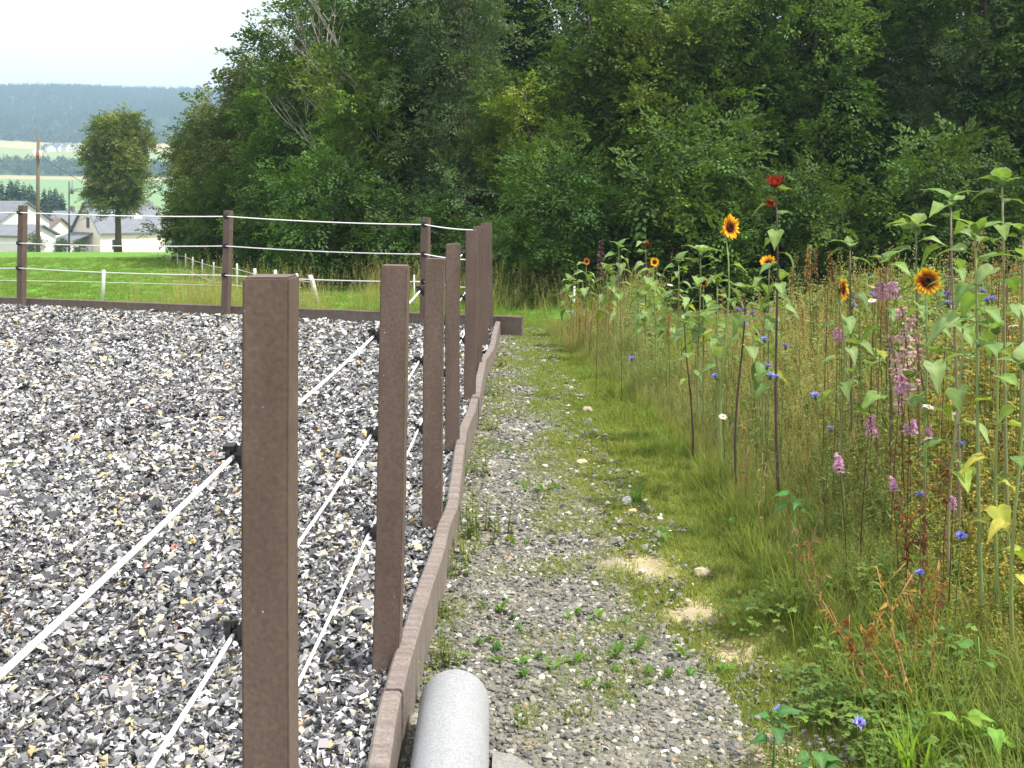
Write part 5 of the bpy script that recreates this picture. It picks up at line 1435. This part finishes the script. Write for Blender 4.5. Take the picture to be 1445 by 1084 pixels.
M_cream = weathered('cream_render', (.84, .74, .61), (.88, .80, .68), .9, (.6, .6, .6), .1, .05)
M_wht = weathered('white_render', (.72, .71, .69), (.8, .79, .77), .9, (.6, .6, .6), .1, .05)
M_slate = weathered('grey_slate_roof', (.13, .14, .16), (.19, .20, .225), .7, (.8, .8, 3), .3, .3)
M_brownroof = weathered('brown_tile_roof', (.13, .10, .09), (.19, .15, .13), .8, (.8, .8, 3), .3, .3)
M_glass = plain('dark_window_glass', (.03, .035, .04), .15, .5)
M_frame = plain('white_frame', (.75, .75, .75), .5)
M_panel = plain('solar_glass', (.35, .38, .44), .15, .6)
def house(name, X, Y, zb, w, l, hw, hr, yaw, wall, roofm, label, wins=(), rw=(), over=.35, skip_group=False):
    """w: gable width (local x), l: length (local y); gable at y=0 faces -y"""
    t = empty(name, (X, Y, zb), label, 'house', 'village houses', yaw)
    m = MB(); h = w / 2
    m.add([(-h, 0, -3), (h, 0, -3), (h, 0, hw), (0, 0, hw + hr), (-h, 0, hw), (-h, l, -3), (h, l, -3), (h, l, hw), (0, l, hw + hr), (-h, l, hw)],
          [(0, 1, 2, 3, 4), (6, 5, 9, 8, 7), (1, 6, 7, 2), (5, 0, 4, 9)])
    obj('wall', m.mesh('wall', wall, False, False), t)
    k = hr / h; rfs = MB(); th = .16
    for s in (-1, 1):
        e = s * (h + over); ze = hw - k * over
        a = [(0, -over, hw + hr + .02), (e, -over, ze + .02), (e, l + over, ze + .02), (0, l + over, hw + hr + .02)]
        rfs.add(a + [(x, y, z + th) for x, y, z in a], [(0, 1, 2, 3), (7, 6, 5, 4), (0, 4, 5, 1), (1, 5, 6, 2), (2, 6, 7, 3), (3, 7, 4, 0)])
    roof = obj('roof', rfs.mesh('roof', roofm, False, False), t)
    c = MB(); c.box(-.3, .3, l * .62, l * .62 + .6, hw + hr * .6, hw + hr + .9); obj('chimney', c.mesh('chimney', M_brownroof, False, False), roof)
    for (face, u, z, ww, hh) in wins:
        f = MB(); g = MB()
        if face == 'g': f.box(u - ww / 2 - .08, u + ww / 2 + .08, -.05, .02, z - .08, z + hh + .08); g.box(u - ww / 2, u + ww / 2, -.07, -.04, z, z + hh)
        else:
            s = 1 if face == 'r' else -1
            f.box(min(s * (h - .02), s * (h + .05)), max(s * (h - .02), s * (h + .05)), u - ww / 2 - .08, u + ww / 2 + .08, z - .08, z + hh + .08)
            g.box(min(s * (h + .04), s * (h + .07)), max(s * (h + .04), s * (h + .07)), u - ww / 2, u + ww / 2, z, z + hh)
        fo = obj('window', f.mesh('window', M_frame, False, False), t); obj('pane', g.mesh('pane', M_glass, False, False), fo)
    for (s, u0, u1, t0, t1, mt) in rw:      # panels and skylights lying on the roof slope
        p = MB(); L_ = []
        for (u, tt) in ((u0, t0), (u1, t0), (u1, t1), (u0, t1)): L_.append((s * h * tt, u, hw + hr * (1 - tt) + .02 + th + .04))
        p.add([(x, y, z - .03) for x, y, z in L_] + [(x, y, z + .05) for x, y, z in L_], [(0, 1, 2, 3), (7, 6, 5, 4), (0, 4, 5, 1), (1, 5, 6, 2), (2, 6, 7, 3), (3, 7, 4, 0)])
        obj('skylight', p.mesh('skylight', mt, False, False), roof)
    return t
hz = -5.3
main_h = house('house', PX(121, 132.6), 132.6, hz, 7.6, 8.6, 2.75, 3.5, R(-43), M_cream, M_slate, 'cream gabled house with grey slate roof behind the lone lime tree',
      (('g', .6, 3.2, .8, 1.3), ('r', 2.0, .6, 1.0, 1.2)), ((1, 1.2, 3.4, .12, .5, M_panel), (1, 5.2, 6.2, .42, .62, M_frame)))
# lean-to annex, part of the main house
m = MB(); m.box(-3.6, 1.6, -3.2, -.02, -3, 1.2); an = obj('annex', m.mesh('annex', M_wht, False, False), main_h)
m = MB(); a = [(-3.9, -3.5, 1.25), (1.9, -3.5, 1.25), (1.9, -.03, 2.5), (-3.9, -.03, 2.5)]
m.add(a + [(x, y, z + .14) for x, y, z in a], [(3, 2, 1, 0), (4, 5, 6, 7), (0, 1, 5, 4), (1, 2, 6, 5), (2, 3, 7, 6), (3, 0, 4, 7)]); obj('annex_roof', m.mesh('annex_roof', M_slate, False, False), an)
house('house', PX(30, 125), 126, -5.0, 7.0, 9.0, 4.0, 2.1, R(66), M_wht, M_slate, 'white house with dark grey roof at the left edge', (('g', -1.5, 2.4, .7, 1.1), ('g', .8, 2.4, .7, 1.1), ('r', 3, 2.2, .8, 1.1), ('r', 5, 2.2, .8, 1.1)))
gar = house('garage', PX(57, 112), 112, -4.6, 5.0, 9, 2.3, .95, R(78), M_wht, M_slate, 'low white garage with grey roof in front of the left house'); gar['category'] = 'garage'
house('house', PX(75, 170), 170, -6.6, 4.6, 7, 3.4, 2.6, R(-14), M_wht, M_slate, 'small white gabled house between the pole and the street lamp', (('g', 0, 2.2, .7, 1),))
house('house', PX(108, 178), 178, -7.0, 5.0, 8, 3.8, 2.4, R(-55), M_wht, M_slate, 'white house with pale grey roof right of the street lamp', (('g', 0, 2.2, .7, 1),))
house('house', PX(84, 150), 150, -6.4, 7.0, 7, 2.9, 2.2, R(72), M_cream, M_brownroof, 'house with a broad brown roof behind the street lamp')
for i, (px, d, s, yw, lab) in enumerate(((72, 845, 1.0, 20, 'leftmost tiny white farmhouse on the far slope'), (88, 850, 1.3, 70, 'broad tiny white farm building on the far slope'), (97, 852, 1.2, 80, 'tiny white farm building right of the broad one on the far slope'), (104, 856, .9, 10, 'rightmost tiny white farmhouse on the far slope'))):
    X = PX(px, d); house('farmhouse', X, d, float(gz(X, d)) + .2, 7 * s, 11 * s, 3.4, 2.6, R(yw), M_wht, M_slate, lab)

# utility pole, street lamp, road sign
M_wood = weathered('grey_pole_wood', (.12, .095, .075), (.19, .155, .12), .9, (8, 8, 1), .1, .4)
d = 75; X = PX(53, d); g = float(gz(X, d)); up_ = empty('utility_pole', (X, d, g), 'brown wooden utility pole with a red and white insulator arm behind the left fence post', 'pole')
h = PZ(190, d) - g; m = MB(); m.tube([(0, 0, -.2), (0, 0, h * .5), (.03, 0, h)], [.15, .13, .1], 10); obj('shaft', m.mesh('shaft', M_wood, True, False), up_)
m = MB(); za = PZ(218, d) - g; m.box(-.25, .4, -.2, -.1, za - .12, za + .12); obj('crossarm', m.mesh('crossarm', plain('red_bracket', (.5, .12, .08), .6), False, False), up_)
for sx in (-.15, .3):
    m = MB(); m.tube([(sx, -.25, za - .3), (sx, -.25, za + .3)], [.1, .1], 8); obj('insulator', m.mesh('insulator', M_white, True, False), up_)
m = MB(); e = Vector((PX(190, 110) - X, 35, PZ(285, 110) - g)); s0 = Vector((.1, -.15, za)); m.tube([s0.lerp(e, q / 10) - Vector((0, 0, 2.2 * (q / 10) * (1 - q / 10))) for q in range(11)], .022, 4); obj('cable', m.mesh('cable', M_insul, False, False), up_)
d = 80; X = PX(97, d); g = float(gz(X, d)); sl_ = empty('street_lamp', (X, d, g), 'thin dark street lamp in front of the cream house', 'street lamp')
h = PZ(256, d) - g; m = MB(); m.tube([(0, 0, -.2), (0, 0, h)], [.07, .05], 8); obj('pole', m.mesh('pole', plain('dark_metal', (.05, .06, .065), .5), True, False), sl_)
m = MB(); m.tube([(0, 0, h - .55), (.22, 0, h - .5), (.24, 0, h + .1)], .03, 5); m.tube([(.22, 0, h - .95), (.22, 0, h - .6), (.22, 0, h - .5)], [.12, .13, .05], 8); obj('lamp_head', m.mesh('lamp_head', plain('lamp_metal', (.12, .13, .14), .4), True, False), sl_)
d = 29.5; X = PX(289, d); g = float(gz(X, d)); rs = empty('road_sign', (X, d, g), 'small red road sign on a thin post before the dark wood', 'sign')
h = PZ(350, d) - g; m = MB(); m.tube([(0, 0, -.05), (0, 0, h)], .02, 6); obj('pole', m.mesh('pole', M_white, True, False), rs)
m = MB(); m.tube([(0, -.03, h), (0, -.045, h)], [.12, .12], 14); obj('sign_plate', m.mesh('sign_plate', plain('faded_red', (.42, .10, .07), .6), False, False), rs)

# ------------------------------------------------------------------ conifers and far woods
def conifer(seed, H, rad, n=46, per=14):
    rnd = random.Random(seed); m = MB()
    for i in range(n):
        t = i / n; z = H * (.06 + .94 * t); r0 = rad * (1 - t) ** .8 + .08
        for k in range(per):
            a = rnd.uniform(0, 6.28); L = r0 * rnd.uniform(.6, 1.15)
            c = mixc((.022, .05, .02), (.045, .085, .03), rnd.random())
            leaflet(m, (0, 0, z), (math.cos(a), math.sin(a), rnd.uniform(-.9, .1) + .4 * t), (rnd.uniform(-.8, .8), rnd.uniform(-.8, .8), 1), L, L * .4, c, -.15, .15)
    w = MB(); w.tube([(0, 0, -.3), (0, 0, H * .9)], [rad * .08, .03], 6)
    return w.mesh('trunk', M_bark, True, False), m.mesh('crown', M_conif)
CON = [conifer(1, 9, 2.3), conifer(2, 11, 2.6), conifer(3, 8, 2.6)]
random.seed(61)
cl = [(-22, 256, 'far left'), (2, 254, 0), (14, 252, 0), (24, 251, 0), (33, 255, 0), (42, 258, 0), (62, 264, 0), (70, 263, 0), (78, 264, 0), (87, 270, 0), (10, 262, 0), (48, 268, 0)]
names = ['spruce just outside the left edge', 'spruce at the left edge behind the white house', 'pointed spruce second from the left edge', 'tallest spruce in the group left of the utility pole', 'spruce right of the tallest one', 'spruce just left of the utility pole', 'dark spruce just right of the utility pole', 'middle spruce right of the utility pole', 'spruce left of the street lamp', 'lowest spruce beside the street lamp', 'front spruce above the white house roof', 'front spruce behind the utility pole']
for i, (px, py, _) in enumerate(cl):
    d = 215 + (i % 3) * 12; X = PX(px, d); g = float(gz(X, d)); H = PZ(py, d) - g; k = i % 3; s = H / (9, 11, 8)[k]
    t = empty('spruce_tree', (X, d, g), names[i], 'tree', 'spruces behind the village', random.uniform(0, 6)); obj('trunk', CON[k][0], t, sc=(s * .62, s * .62, s)); obj('crown', CON[k][1], t, sc=(s * 1.15, s * 1.15, s))
for (px, d, s, lab) in ((22, 142, .8, 'round yellow green garden tree behind the white house roof'), (112, 112, .34, 'garden bush in front of the cream house annex'), (86, 112, .38, 'garden bush under the street lamp'), (47, 108, .45, 'garden tree beside the utility pole')):
    t = tree(V_SHRUB, px, d, lab, 1., 1.7 * s, 'village garden bushes', 'garden_bush'); t['category'] = 'bush'
    if d > 120: t.location.z = -2.6

def far_tree(seed, con):
    rnd = random.Random(seed); m = MB()
    for k in range(90):
        a = rnd.uniform(0, 6.28)
        if con:
            t = rnd.random(); r0 = 2.6 * (1 - t) + .2; p = (0, 0, 13 * (.12 + .88 * t)); dv = (math.cos(a), math.sin(a), -.3); L, w = r0 * 1.1, r0 * .6
        else:
            ph = math.acos(rnd.uniform(-1, 1)); q = Vector((math.sin(ph) * math.cos(a) * 3.4, math.sin(ph) * math.sin(a) * 3.4, 6.8 + math.cos(ph) * 4.2)); p = q * .82; dv = (q.x * .4 + rnd.gauss(0, 1), q.y * .4 + rnd.gauss(0, 1), rnd.gauss(0, 1)); L, w = 2.2, 1.7
        c = mixc((.03, .06, .025), (.055, .10, .035), rnd.random()) if con else mixc((.05, .10, .03), (.09, .15, .045), rnd.random())
        leaflet(m, p, dv, (rnd.uniform(-.4, .4), rnd.uniform(-.4, .4), 1), L, w, c, -.1, .15)
    m.tube([(0, 0, -1), (0, 0, 9)], [.3, .12], 4, (.3, .24, .19))
    return m.mesh('tuft', M_farleaf)
FART = [far_tree(s, s < 3) for s in range(6)]
def wood(name, n, x0, x1, y0, y1, label, mix, sc0, sc1, extra=None):
    x = rng.uniform(x0, x1, n); y = rng.uniform(y0, y1, n)
    if extra is not None:
        k = extra(x, y); x, y = x[k], y[k]
    n = len(x)
    scatter(name, np.stack([x, y, gz(x, y) - .5], 1), rng.uniform(0, 6.28, n), rng.uniform(sc0, sc1, n), np.where(rng.random(n) < mix, rng.integers(0, 3, n), rng.integers(3, 6, n)), FART, label, 'wood')
wood('hill_wood', 24000, -1150, 420, 962, 1780, 'hazy blue forest covering the distant hill', .75, .55, .95, lambda x, y: (x < -.2 * y) | (rng.random(len(x)) < .25))
wood('valley_wood', 4200, -640, 60, 660, 850, 'hazy band of woodland across the valley below the straw coloured field', .35, .38, .62,
     lambda x, y: (lambda q: (q > 675) & (q < 772))(y + (x + 300) * .10))
wood('farm_trees', 90, -420, -340, 858, 872, 'row of hazy trees behind the far white farmhouses', .3, .4, .6, lambda x, y: (x > PX(60, 865)) & (x < PX(108, 865)))

# ------------------------------------------------------------------ air
hm = bpy.data.materials.new('haze_air'); hm.use_nodes = True
hn, hl = hm.node_tree.nodes, hm.node_tree.links
hn.remove(hn['Principled BSDF'])
pv = hn.new('ShaderNodeVolumePrincipled')
pv.inputs['Color'].default_value = (.52, .77, 1.0, 1); pv.inputs['Density'].default_value = .0006; pv.inputs['Anisotropy'].default_value = 0.2
hl.new(pv.outputs[0], hn['Material Output'].inputs['Volume'])
m = MB(); m.box(-5300, 5300, -70, 6100, -14, 215)
tag(obj('haze', m.mesh('haze', hm, False, False)), 'thin bluish summer haze filling the valley air', 'haze', kind='stuff')
